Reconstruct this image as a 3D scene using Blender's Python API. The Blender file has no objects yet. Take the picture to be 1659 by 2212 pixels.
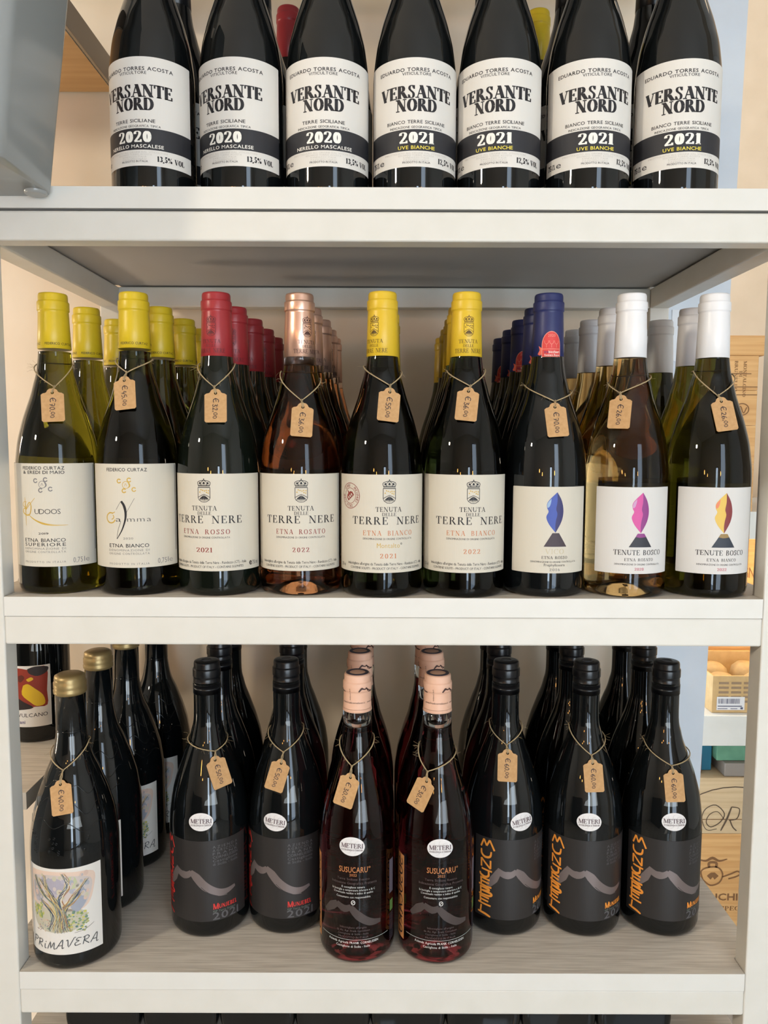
import bpy, bmesh, math, random
from mathutils import Vector, Matrix, Euler
from mathutils.geometry import tessellate_polygon
random.seed(7)
SC = bpy.context.scene
COL = SC.collection
PI = math.pi
# ------------------------------------------------------------------ camera, world, light, exposure
cam_d = bpy.data.cameras.new('camera')
cam = bpy.data.objects.new('camera', cam_d); COL.objects.link(cam); SC.camera = cam
cam_d.sensor_fit = 'VERTICAL'; cam_d.sensor_height = 36.0
cam_d.lens = 36.0 * 1662.03 / 2212.0
cam_d.clip_start = 0.02; cam_d.clip_end = 60
PITCH, YAW, ROLL = 0.09088, 0.000256, 0.00355
cam.location = (0.0, -0.73988, 0.15162)
_f = Vector((math.sin(YAW) * math.cos(PITCH), math.cos(YAW) * math.cos(PITCH), -math.sin(PITCH)))
_r0 = Vector((math.cos(YAW), -math.sin(YAW), 0)); _u0 = _r0.cross(_f)
_R = _r0 * math.cos(ROLL) + _u0 * math.sin(ROLL); _U = -_r0 * math.sin(ROLL) + _u0 * math.cos(ROLL)
cam.rotation_euler = Matrix((_R, _U, -_f)).transposed().to_euler()
SC.view_settings.view_transform = 'Standard'; SC.view_settings.look = 'None'
SC.view_settings.gamma = 1.0; SC.view_settings.use_curve_mapping = False
SC.view_settings.exposure = -0.48
SC.cycles.caustics_reflective = False; SC.cycles.caustics_refractive = False
SC.cycles.max_bounces = 14; SC.cycles.transmission_bounces = 12; SC.cycles.glossy_bounces = 5; SC.cycles.diffuse_bounces = 4
SC.cycles.sample_clamp_indirect = 4.0
SC.cycles.use_denoising = True

world = bpy.data.worlds.new('daylight'); SC.world = world; world.use_nodes = True
_bg = world.node_tree.nodes['Background']; _bg.inputs[0].default_value = (0.60, 0.78, 1.0, 1); _bg.inputs[1].default_value = 7.0

def area_light(name, loc, target, sx, sy, power, color):
    d = bpy.data.lights.new(name, 'AREA'); d.shape = 'RECTANGLE'; d.size = sx; d.size_y = sy; d.energy = power; d.color = color
    o = bpy.data.objects.new(name, d); COL.objects.link(o); o.location = loc
    o.rotation_euler = (Vector(target) - Vector(loc)).to_track_quat('-Z', 'Y').to_euler()
    return o
# daylight through the shop window and the glazed door behind the camera, plus an added ceiling fill
area_light('window_daylight', (1.15, -2.55, 0.10), (0.0, 0.0, 0.12), 0.62, 2.0, 9.5, (0.88, 0.95, 1.0))
area_light('ceiling_fill', (0.6, -2.3, -0.2), (0.0, -0.9, 1.6), 1.6, 0.8, 27, (0.90, 0.98, 1.0))  # added fill aimed up, brightens the ceiling that the bottles mirror
_s = bpy.data.lights.new('sun', 'SUN'); _s.energy = 13; _s.angle = 0.02; _s.color = (1.0, 0.97, 0.92)
_so = bpy.data.objects.new('sun', _s); COL.objects.link(_so); _so.rotation_euler = Vector((-0.20, 0.50, -0.85)).to_track_quat('-Z', 'Y').to_euler()
area_light('door_daylight', (0.36, -2.54, -0.15), (0.1, 0.0, 0.1), 0.22, 1.25, 13, (0.72, 0.86, 1.0))

# ------------------------------------------------------------------ materials
def lin(c):
    return tuple(((v / 255) / 12.92 if v / 255 <= 0.04045 else ((v / 255 + 0.055) / 1.055) ** 2.4) for v in c)
MATS = {}
def mat(name, rgb, rough=0.5, metal=0.0, trans=0.0, ior=1.45, spec=0.5, emit=None, power=0.0, coat=0.0, raw=False):
    if name in MATS: return MATS[name]
    m = bpy.data.materials.new(name); m.use_nodes = True
    b = m.node_tree.nodes['Principled BSDF']
    c = rgb if raw else lin(rgb)
    b.inputs['Base Color'].default_value = (*c, 1); b.inputs['Roughness'].default_value = rough
    b.inputs['Metallic'].default_value = metal; b.inputs['IOR'].default_value = ior
    b.inputs['Transmission Weight'].default_value = trans; b.inputs['Specular IOR Level'].default_value = spec
    b.inputs['Coat Weight'].default_value = coat
    if emit is not None:
        b.inputs['Emission Color'].default_value = (*lin(emit), 1); b.inputs['Emission Strength'].default_value = power
    MATS[name] = m
    return m
def noise_mat(name, rgb_a, rgb_b, scale, rough=0.5, bump=0.0, detail=6, stretch=(1, 1, 1), spec=0.5, lo=0.35, hi=0.65):
    """two-tone noise stretched along an axis: wood grain, paper, brushed paint"""
    if name in MATS: return MATS[name]
    m = mat(name, rgb_a, rough, spec=spec); nt = m.node_tree; b = nt.nodes['Principled BSDF']
    tc = nt.nodes.new('ShaderNodeTexCoord'); mp = nt.nodes.new('ShaderNodeMapping'); mp.inputs['Scale'].default_value = stretch
    nz = nt.nodes.new('ShaderNodeTexNoise'); nz.inputs['Scale'].default_value = scale; nz.inputs['Detail'].default_value = detail
    rp = nt.nodes.new('ShaderNodeValToRGB')
    rp.color_ramp.elements[0].position = lo; rp.color_ramp.elements[0].color = (*lin(rgb_a), 1)
    rp.color_ramp.elements[1].position = hi; rp.color_ramp.elements[1].color = (*lin(rgb_b), 1)
    nt.links.new(tc.outputs['Object'], mp.inputs[0]); nt.links.new(mp.outputs[0], nz.inputs['Vector'])
    nt.links.new(nz.outputs[0], rp.inputs[0]); nt.links.new(rp.outputs[0], b.inputs['Base Color'])
    if bump:
        bp = nt.nodes.new('ShaderNodeBump'); bp.inputs['Strength'].default_value = bump; bp.inputs['Distance'].default_value = 0.001
        nt.links.new(nz.outputs[0], bp.inputs['Height']); nt.links.new(bp.outputs[0], b.inputs['Normal'])
    return m

WHITE_PAINT = noise_mat('cream white lacquer', (217, 213, 203), (221, 217, 208), 30, 0.38, spec=0.35)
EDGE_BAND = noise_mat('white edge band', (220, 217, 209), (223, 220, 213), 30, 0.42, spec=0.35)
BOARD_TOP = noise_mat('grey washed wood', (196, 187, 174), (228, 220, 208), 60, 0.5, 0.12, 5, (0.35, 7.0, 1), 0.3, 0.3, 0.72)
BOARD_UNDER = mat('grey board underside', (186, 182, 178), 0.6)
WALL = noise_mat('wall plaster', (226, 216, 204), (232, 223, 212), 14, 0.75, 0.05)
WALL_WARM = noise_mat('warm wall plaster', (240, 224, 203), (244, 229, 209), 14, 0.75, 0.05)
WALL_ALCOVE = noise_mat('peach alcove plaster', (220, 194, 164), (226, 200, 171), 14, 0.75, 0.05)
PANEL_DAYLIT = noise_mat('daylight tinted white paint', (206, 212, 220), (212, 218, 226), 14, 0.6, 0.05)  # white wall strip; the cool daylight on it is put into this colour
ROOM = mat('room plaster', (216, 216, 212), 0.8)
ROOM_DARK = mat('dark shop joinery', (60, 48, 38), 0.5)
FLOOR = noise_mat('polished stone floor', (156, 154, 148), (178, 176, 170), 5, 0.07)
CEIL = mat('ceiling plaster', (228, 226, 222), 0.8)
GLASS_DARK = mat('black green bottle glass', (0.0035, 0.0045, 0.005), 0.02, raw=True, ior=1.5)
GLASS_RED = mat('dark green bottle glass', (0.004, 0.006, 0.004), 0.02, raw=True, ior=1.5)
GLASS_OLIVE = mat('olive bottle glass', (0.115, 0.108, 0.009), 0.0, trans=1, ior=1.42, raw=True)
GLASS_GREEN = mat('deep green bottle glass', (0.045, 0.052, 0.012), 0.0, trans=1, ior=1.42, raw=True)
GLASS_LEAF = mat('dead leaf bottle glass', (0.085, 0.07, 0.005), 0.0, trans=1, ior=1.42, raw=True)
GLASS_ORANGE = mat('copper rose wine in clear glass', (0.62, 0.27, 0.11), 0.0, trans=1, ior=1.40, raw=True)
GLASS_AMBER = mat('amber rose wine in clear glass', (0.72, 0.47, 0.19), 0.0, trans=1, ior=1.40, raw=True)
GLASS_CHERRY = mat('cherry rose wine in clear glass', (0.20, 0.022, 0.026), 0.0, trans=1, ior=1.40, raw=True)
GLASS_CLEAR = mat('clear glass', (0.93, 0.95, 0.94), 0.0, trans=1, ior=1.45, raw=True)
INK = mat('black ink', (32, 30, 34), 0.55)
CHAR = mat('charcoal label print', (43, 43, 47), 0.55)
GREY_INK = mat('grey ink', (120, 116, 112), 0.6)
FAINT = mat('faint grey ink', (196, 190, 182), 0.6)
WHITE_INK = mat('white ink', (240, 236, 226), 0.55)
YEL_INK = mat('yellow ink', (235, 215, 80), 0.55)
PAPER = mat('white label paper', (224, 219, 211), 0.6, spec=0.3)
CREAM = mat('cream label paper', (210, 202, 186), 0.6, spec=0.3)
PAPER2 = mat('cool white label paper', (216, 212, 207), 0.6, spec=0.3)
GOLD = mat('gold ink', (198, 162, 72), 0.4)
SILVER = mat('silver ink', (125, 122, 122), 0.4)
RED_INK = mat('dark red ink', (140, 55, 48), 0.55)
ORANGE_INK = mat('copper ink', (196, 122, 78), 0.5)
KRAFT = noise_mat('kraft card', (188, 146, 98), (198, 156, 108), 300, 0.8)
TWINE = mat('jute twine', (176, 154, 118), 0.9)
PEN = mat('pen ink', (52, 44, 52), 0.7)

# ------------------------------------------------------------------ object helpers
def link(name, me, parent=None, loc=None, rot=None):
    o = bpy.data.objects.new(name, me); COL.objects.link(o)
    if parent is not None: o.parent = parent
    if loc is not None: o.location = loc
    if rot is not None: o.rotation_euler = rot
    return o
def tag(o, label, cat, group=None):
    o['label'] = label; o['category'] = cat
    if group: o['group'] = group
    return o
def empty(name, loc=(0, 0, 0), rz=0.0):
    o = bpy.data.objects.new(name, None); COL.objects.link(o); o.empty_display_size = 0.02
    o.location = loc; o.rotation_euler = (0, 0, rz)
    return o
def structure(o):
    o['kind'] = 'structure'; return o
def copy_tree(o, parent=None):
    c = o.copy(); COL.objects.link(c)
    if parent is not None: c.parent = parent
    for ch in list(o.children): copy_tree(ch, c)
    return c
def mesh_from(name, verts, faces, mats, mi=None, smooth=False):
    me = bpy.data.meshes.new(name); me.from_pydata(verts, [], faces)
    for m in mats: me.materials.append(m)
    if mi: me.polygons.foreach_set('material_index', mi)
    if smooth: me.polygons.foreach_set('use_smooth', [True] * len(faces))
    me.update(); return me
class MB:
    """collects boxes, prisms, tubes and lathes into one mesh"""
    def __init__(s): s.v = []; s.f = []; s.mi = []; s.m = []; s.sm = []
    def mat(s, m):
        if m not in s.m: s.m.append(m)
        return s.m.index(m)
    def add(s, vs, fs, m, smooth=False):
        k = len(s.v); s.v += [tuple(v) for v in vs]; i = s.mat(m)
        for f in fs: s.f.append(tuple(a + k for a in f)); s.mi.append(i); s.sm.append(smooth)
    def box(s, lo, hi, m, top=None, under=None, front=None):
        x0, y0, z0 = lo; x1, y1, z1 = hi
        vs = [(x0, y0, z0), (x1, y0, z0), (x1, y1, z0), (x0, y1, z0), (x0, y0, z1), (x1, y0, z1), (x1, y1, z1), (x0, y1, z1)]
        for f, mm in (((0, 3, 2, 1), under or m), ((4, 5, 6, 7), top or m), ((0, 1, 5, 4), front or m), ((1, 2, 6, 5), m), ((2, 3, 7, 6), m), ((3, 0, 4, 7), m)):
            s.add([vs[i] for i in f], [(0, 1, 2, 3)], mm)
    def bevel_box(s, lo, hi, m, r=0.002):
        """box with chamfered edges (three segments worth of roundness kept cheap)"""
        bm = bmesh.new(); bmesh.ops.create_cube(bm, size=1)
        for v in bm.verts: v.co = Vector([lo[i] + (v.co[i] + .5) * (hi[i] - lo[i]) for i in range(3)])
        bmesh.ops.bevel(bm, geom=list(bm.edges), offset=r, segments=3, affect='EDGES', profile=0.5)
        bm.verts.index_update()
        s.add([v.co[:] for v in bm.verts], [[v.index for v in f.verts] for f in bm.faces], m); bm.free()
    def prism(s, poly, y0, y1, m, axis='y'):
        n = len(poly)
        P = (lambda p, t: (p[0], t, p[1])) if axis == 'y' else ((lambda p, t: (p[0], p[1], t)) if axis == 'z' else (lambda p, t: (t, p[0], p[1])))
        vs = [P(p, y0) for p in poly] + [P(p, y1) for p in poly]
        tri = tessellate_polygon([[Vector((p[0], p[1], 0)) for p in poly]])
        s.add(vs, [tuple(t) for t in tri] + [tuple(i + n for i in t[::-1]) for t in tri] + [(i, (i + 1) % n, (i + 1) % n + n, i + n) for i in range(n)], m)
    def tube(s, pts, r, m, n=6, closed=False):
        pts = [Vector(p) for p in pts]; k = len(pts); vs = []
        for i, p in enumerate(pts):
            a = pts[(i - 1) % k] if closed or i else p; b = pts[(i + 1) % k] if closed or i < k - 1 else p
            t = (b - a).normalized() if (b - a).length else Vector((0, 0, 1))
            q = t.cross(Vector((0.31, 0.2, 0.93))).normalized(); w = t.cross(q)
            for j in range(n): vs.append(p + (q * math.cos(2 * PI * j / n) + w * math.sin(2 * PI * j / n)) * r)
        fs = [(i * n + j, i * n + (j + 1) % n, ((i + 1) % k) * n + (j + 1) % n, ((i + 1) % k) * n + j) for i in range(k if closed else k - 1) for j in range(n)]
        if not closed: fs += [tuple(range(n)), tuple((k - 1) * n + j for j in range(n))[::-1]]
        s.add(vs, fs, m, True)
    def lathe(s, prof, m, n=64, cap0=True, cap1=True, mats=None):
        vs = []; k = len(prof)
        for r, z in prof:
            for j in range(n): vs.append((r * math.sin(2 * PI * j / n), -r * math.cos(2 * PI * j / n), z))
        for i in range(k - 1):
            mm = mats[i] if mats else m
            s.add([vs[i * n + j] for j in range(n)] + [vs[(i + 1) * n + j] for j in range(n)], [(j, (j + 1) % n, n + (j + 1) % n, n + j) for j in range(n)], mm, True)
        if cap0: s.add(vs[:n], [tuple(range(n))[::-1]], m)
        if cap1: s.add(vs[-n:], [tuple(range(n))], mats[-1] if mats else m)
    def mesh(s, name):
        me = mesh_from(name, s.v, s.f, s.m, s.mi)
        me.polygons.foreach_set('use_smooth', s.sm)
        bm = bmesh.new(); bm.from_mesh(me); bmesh.ops.remove_doubles(bm, verts=bm.verts, dist=1e-6); bmesh.ops.recalc_face_normals(bm, faces=bm.faces); bm.to_mesh(me); bm.free()
        me.update(); return me
    def build(s, name, parent=None, loc=None, rot=None):
        return link(name, s.mesh(name), parent, loc, rot)

# ------------------------------------------------------------------ lettering
_FC = {}
def sans_tris(ch, bold=0.0):
    """triangles of one character of the built-in font, cap height scaled to 1"""
    if ch == 'M': bold = 0.0
    k = (ch, bold)
    if k in _FC: return _FC[k]
    cu = bpy.data.curves.new('t', 'FONT'); cu.body = ch; cu.resolution_u = 2; cu.offset = bold; cu.size = 1.0
    ob = bpy.data.objects.new('t', cu); me = ob.to_mesh(); me.calc_loop_triangles()
    V = [(v.co.x, v.co.y) for v in me.vertices]; T = [[V[i] for i in t.vertices] for t in me.loop_triangles]
    if V:
        xs = [p[0] for p in V]; x0, x1 = min(xs), max(xs)
    else: x0, x1 = 0, 0.3
    ob.to_mesh_clear(); bpy.data.objects.remove(ob); bpy.data.curves.remove(cu)
    sc = 1 / 0.729 if not _FC.get('cap') else 1 / _FC['cap']
    T = [[((p[0] - x0) * sc, p[1] * sc) for p in t] for t in T]
    _FC[k] = (T, (x1 - x0) * sc); return _FC[k]
_FC['cap'] = 0.729
def _caph():
    cu = bpy.data.curves.new('t', 'FONT'); cu.body = 'H'; ob = bpy.data.objects.new('t', cu); me = ob.to_mesh()
    h = max(v.co.y for v in me.vertices); ob.to_mesh_clear(); bpy.data.objects.remove(ob); bpy.data.curves.remove(cu); return h
_FC['cap'] = _caph()

def L(x0, y0, x1, y1, k='T'): return ('l', x0, y0, x1, y1, k)
def A(cx, cy, rx, ry, a0, a1): return ('a', cx, cy, rx, ry, a0, a1)
def S(x, y, w=.26): return ('s', x, y, w)
def V_(x, y0, y1): return ('l', x, y0, x, y1, 'm')
GL = {
 'A': (.80, [L(.10, 0, .40, 1, 't'), L(.40, 1, .70, 0), L(.21, .34, .59, .34, 't'), S(.10, 0, .22), S(.70, 0, .26)]),
 'B': (.68, [L(.15, 0, .15, 1), A(.30, .755, .22, .245, -90, 90), A(.32, .26, .27, .26, -90, 90), L(.04, 1, .3, 1, 't'), L(.15, .51, .3, .51, 't'), L(.04, 0, .32, 0, 't')]),
 'C': (.76, [A(.42, .5, .35, .5, 48, 312), V_(.66, .70, 1.0)]),
 'D': (.80, [L(.15, 0, .15, 1), A(.32, .5, .40, .5, -90, 90), L(.04, 1, .32, 1, 't'), L(.04, 0, .32, 0, 't')]),
 'E': (.66, [L(.15, 0, .15, 1), L(.04, 1, .56, 1, 't'), L(.15, .52, .43, .52, 't'), L(.04, 0, .59, 0, 't'), V_(.55, .76, 1), V_(.42, .41, .63), V_(.58, 0, .27)]),
 'F': (.62, [L(.15, 0, .15, 1), L(.04, 1, .56, 1, 't'), L(.15, .52, .43, .52, 't'), V_(.55, .76, 1), V_(.42, .41, .63), S(.15, 0)]),
 'G': (.80, [A(.42, .5, .35, .5, 48, 330), V_(.66, .70, 1.0), L(.69, .05, .69, .42), S(.68, .42, .24)]),
 'H': (.84, [L(.15, 0, .15, 1), L(.69, 0, .69, 1), L(.15, .52, .69, .52, 't'), S(.15, 0), S(.15, 1), S(.69, 0), S(.69, 1)]),
 'I': (.32, [L(.16, 0, .16, 1), S(.16, 0), S(.16, 1)]),
 'L': (.63, [L(.15, 0, .15, 1), S(.15, 1), L(.04, 0, .57, 0, 't'), V_(.56, 0, .29)]),
 'M': (.98, [L(.13, 0, .13, 1, 't'), L(.15, 1, .48, .04), L(.48, .04, .83, 1, 't'), L(.83, 1, .83, 0), S(.13, 0, .22), S(.83, 0, .27), S(.07, 1, .16), S(.90, 1, .16)]),
 'N': (.86, [L(.14, 0, .14, 1, 't'), L(.14, 1, .71, 0), L(.71, 0, .71, 1, 't'), S(.14, 0, .22), S(.71, 1, .22), S(.08, 1, .16)]),
 'O': (.84, [A(.42, .5, .35, .5, 0, 360)]),
 'P': (.66, [L(.15, 0, .15, 1), A(.30, .74, .26, .26, -90, 90), L(.04, 1, .3, 1, 't'), L(.15, .48, .3, .48, 't'), S(.15, 0)]),
 'R': (.78, [L(.15, 0, .15, 1), A(.30, .75, .25, .25, -90, 90), L(.04, 1, .3, 1, 't'), L(.15, .50, .3, .50, 't'), L(.38, .50, .68, 0), S(.15, 0), S(.70, 0, .16)]),
 'S': (.60, [('p', ((.47, .80), (.40, .94), (.28, .975), (.16, .90), (.13, .76), (.20, .62), (.36, .47), (.45, .32), (.42, .10), (.29, .025), (.16, .06), (.09, .20))), V_(.49, .70, .99), V_(.08, .01, .30)]),
 'T': (.74, [L(.37, 0, .37, 1), L(.04, 1, .70, 1, 't'), V_(.05, .72, 1), V_(.69, .72, 1), S(.37, 0, .28)]),
 'U': (.84, [L(.15, .34, .15, 1), A(.42, .34, .27, .34, 180, 360), L(.69, .34, .69, 1, 't'), S(.15, 1), S(.69, 1, .22)]),
 'V': (.80, [L(.10, 1, .40, 0), L(.40, 0, .69, 1, 't'), S(.12, 1, .26), S(.69, 1, .22)]),
 'X': (.80, [L(.12, 1, .68, 0), L(.12, 0, .68, 1, 't'), S(.12, 0, .22), S(.68, 1, .22), S(.12, 1, .22), S(.68, 0, .22)]),
 '0': (.62, [A(.31, .5, .23, .5, 0, 360)]),
 '1': (.44, [L(.22, 0, .22, 1), L(.22, 1, .07, .82, 't'), S(.22, 0, .28)]),
 '2': (.58, [('p', ((.09, .72), (.11, .90), (.27, .975), (.42, .88), (.42, .68), (.32, .44), (.18, .22), (.08, .06))), L(.04, .07, .50, .07, 'm'), V_(.50, .0, .24)]),
 '3': (.56, [A(.26, .76, .20, .24, -80, 160), A(.26, .27, .22, .27, -160, 90)]),
 '5': (.56, [L(.14, .98, .12, .52, 't'), L(.12, .95, .48, .95), A(.26, .31, .22, .31, -160, 120)]),
 '6': (.60, [A(.31, .30, .22, .30, 0, 360), A(.48, .34, .39, .66, 110, 180)]),
 '7': (.56, [L(.05, .95, .52, .95), L(.52, .95, .20, 0)]),
 '%': (.9, [A(.20, .76, .13, .22, 0, 360), A(.68, .24, .13, .22, 0, 360), L(.18, 0, .70, 1, 't')]),
 ',': (.26, [L(.13, .08, .07, -.18)]),
 'J': (.52, [L(.34, .2, .34, 1), A(.2, .2, .14, .2, 180, 360), S(.34, 1)]),
}
def offset_ribbon(pts, ws):
    """quads of a stroke with a width per point"""
    n = len(pts); out = []; Lf = []; Rt = []
    for i in range(n):
        a = pts[max(i - 1, 0)]; b = pts[min(i + 1, n - 1)]
        dx, dy = b[0] - a[0], b[1] - a[1]; d = math.hypot(dx, dy) or 1
        nx, ny = -dy / d * ws[i] / 2, dx / d * ws[i] / 2
        Lf.append((pts[i][0] + nx, pts[i][1] + ny)); Rt.append((pts[i][0] - nx, pts[i][1] - ny))
    for i in range(n - 1):
        out.append([Lf[i], Rt[i], Rt[i + 1]]); out.append([Lf[i], Rt[i + 1], Lf[i + 1]])
    return out
def serif_tris(ch, T, t, serif=True, sw=1.0):
    tr = []; adv, st = GL[ch]
    for s in st:
        if s[0] == 'l':
            _, x0, y0, x1, y1, k = s
            if k == 'm' and not serif and x0 == x1: continue
            w = {'T': T, 't': t, 'm': (T + t) * .36}[k]
            if y0 == y1 and k == 't':  # a horizontal arm keeps inside the cap height
                yy = y0 - w / 2 if y0 > .9 else (y0 + w / 2 if y0 < .1 else y0); y0 = y1 = yy
            if x0 != x1 and y0 != y1:   # diagonals are cut level: a parallelogram
                hw = w / 2 * math.hypot(x1 - x0, y1 - y0) / abs(y1 - y0)
                q = [(x0 - hw, y0), (x0 + hw, y0), (x1 + hw, y1), (x1 - hw, y1)]
                tr += [[q[0], q[1], q[2]], [q[0], q[2], q[3]]]
            else: tr += offset_ribbon([(x0, y0), (x1, y1)], [w, w])
        elif s[0] == 'a':
            _, cx, cy, rx, ry, a0, a1 = s; n = max(6, int(abs(a1 - a0) / 18)); P = []; W = []
            for i in range(n + 1):
                a = math.radians(a0 + (a1 - a0) * i / n); dx, dy = -rx * math.sin(a), ry * math.cos(a); d = math.hypot(dx, dy)
                w = math.hypot(T * dy / d, t * dx / d); W.append(w)
                P.append((cx + (rx - T * .25) * math.cos(a), cy + (ry - t / 2) * math.sin(a)))
            if a1 - a0 == 360: P[-1] = P[0]
            tr += offset_ribbon(P, W)
        elif s[0] == 'p':
            P = smooth_line(list(s[1]), 3); W = []
            for i in range(len(P)):
                q0, q1 = P[max(i - 1, 0)], P[min(i + 1, len(P) - 1)]; dx, dy = q1[0] - q0[0], q1[1] - q0[1]; e = math.hypot(dx, dy) or 1
                W.append(math.hypot(T * dy / e, t * dx / e) * (.72 if T > .2 else 1))
            tr += offset_ribbon(P, W)
        elif serif:
            _, x, y, w = s; h = t; yy = y + h / 2 if y < .5 else y - h / 2; w = w * sw + T * .35
            tr += offset_ribbon([(x - w / 2, yy), (x + w / 2, yy)], [h, h])
    return tr, adv

HAND = {  # pen strokes of handwriting: polylines in a unit box
 '0': (.62, [[(.3, 1), (.08, .7), (.05, .35), (.2, .03), (.42, .05), (.55, .4), (.5, .8), (.3, 1)]]),
 'o': (.40, [[(.2, .62), (.04, .4), (.06, .12), (.2, 0), (.34, .14), (.36, .42), (.2, .62)]]),
 '2': (.6, [[(.05, .8), (.2, 1), (.42, .92), (.45, .65), (.2, .3), (.03, .05), (.2, .1), (.55, .02)]]),
 '3': (.58, [[(.05, .95), (.45, .95), (.2, .58), (.45, .45), (.48, .15), (.25, 0), (.03, .1)]]),
 '4': (.62, [[(.2, 1), (.03, .4), (.55, .4)], [(.38, .75), (.34, -.05)]]),
 '5': (.6, [[(.5, 1), (.12, .98), (.1, .55), (.4, .55), (.48, .25), (.3, 0), (.03, .06)]]),
 '6': (.6, [[(.4, 1), (.12, .6), (.04, .25), (.2, 0), (.42, .1), (.44, .38), (.2, .45), (.07, .25)]]),
 '7': (.6, [[(.03, .95), (.52, .95), (.22, 0)], [(.12, .48), (.48, .52)]]),
 ',': (.25, [[(.14, .1), (.02, -.22)]]), ' ': (.25, []),
 '\u20ac': (.75, [[(.6, .92), (.3, 1), (.08, .7), (.08, .3), (.3, 0), (.62, .1)], [(-.05, .5), (.48, .54)]]),
 'P': (.62, [[(.1, 0), (.14, .95)], [(.0, .85), (.3, 1.02), (.52, .85), (.4, .55), (.13, .5)]]),
 'R': (.68, [[(.1, 0), (.14, .95)], [(.0, .85), (.3, 1.02), (.5, .85), (.4, .56), (.13, .5), (.6, .0)]]),
 'I': (.35, [[(.1, .6), (.14, .05), (.3, .06)], [(.12, .85), (.2, .9)]]),
 'M': (.85, [[(.05, 0), (.22, .95), (.36, .1), (.58, .9), (.68, .02), (.85, .06)]]),
 'A': (.72, [[(.0, .0), (.32, .95), (.45, 1), (.52, 0), (.68, .06)], [(.1, .38), (.5, .36)]]),
 'V': (.7, [[(.0, .85), (.12, .95), (.3, .0), (.62, 1.05), (.75, 1.05)]]),
 'E': (.6, [[(.5, .9), (.2, .95), (.1, .7), (.35, .55), (.05, .35), (.15, .02), (.55, .12)]]),
 'B': (.6, [[(.1, 0), (.12, 1)], [(.0, .98), (.42, .9), (.38, .58), (.12, .52), (.5, .42), (.46, .06), (.05, .0)]]),
 'S': (.55, [[(.5, .85), (.25, 1), (.06, .78), (.4, .42), (.42, .12), (.2, 0), (.0, .14)]]),
 'U': (.66, [[(.05, 1), (.06, .3), (.25, 0), (.5, .2), (.55, 1)]]),
 'C': (.6, [[(.52, .85), (.3, 1), (.06, .6), (.1, .15), (.35, 0), (.56, .14)]]),
 'J': (.5, [[(.1, 1), (.5, 1)], [(.4, 1), (.4, .25), (.2, 0), (.02, .2)]]),
 'N': (.7, [[(.08, 0), (.1, 1), (.55, .02), (.58, 1)]]),
 'L': (.55, [[(.1, 1), (.08, .04), (.55, .06)]]),
}
def smooth_line(p, k=4):
    if len(p) < 3: return p
    out = []
    for i in range(len(p) - 1):
        p0, p1, p2, p3 = p[max(i - 1, 0)], p[i], p[i + 1], p[min(i + 2, len(p) - 1)]
        for j in range(k):
            t = j / k
            out.append(tuple(.5 * (2 * p1[c] + (p2[c] - p0[c]) * t + (2 * p0[c] - 5 * p1[c] + 4 * p2[c] - p3[c]) * t * t + (3 * p1[c] - p0[c] - 3 * p2[c] + p3[c]) * t ** 3) for c in (0, 1)))
    return out + [p[-1]]

def clip(poly, axis, lo, hi):
    for side, lim in ((1, lo), (-1, hi)):
        out = []
        for i in range(len(poly)):
            a, b = poly[i], poly[(i + 1) % len(poly)]; da, db = (a[axis] - lim) * side, (b[axis] - lim) * side
            if da >= 0: out.append(a)
            if (da > 0 > db) or (da < 0 < db):
                t = da / (da - db); out.append((a[0] + (b[0] - a[0]) * t, a[1] + (b[1] - a[1]) * t))
        poly = out
        if len(poly) < 3: return []
    return poly

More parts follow.
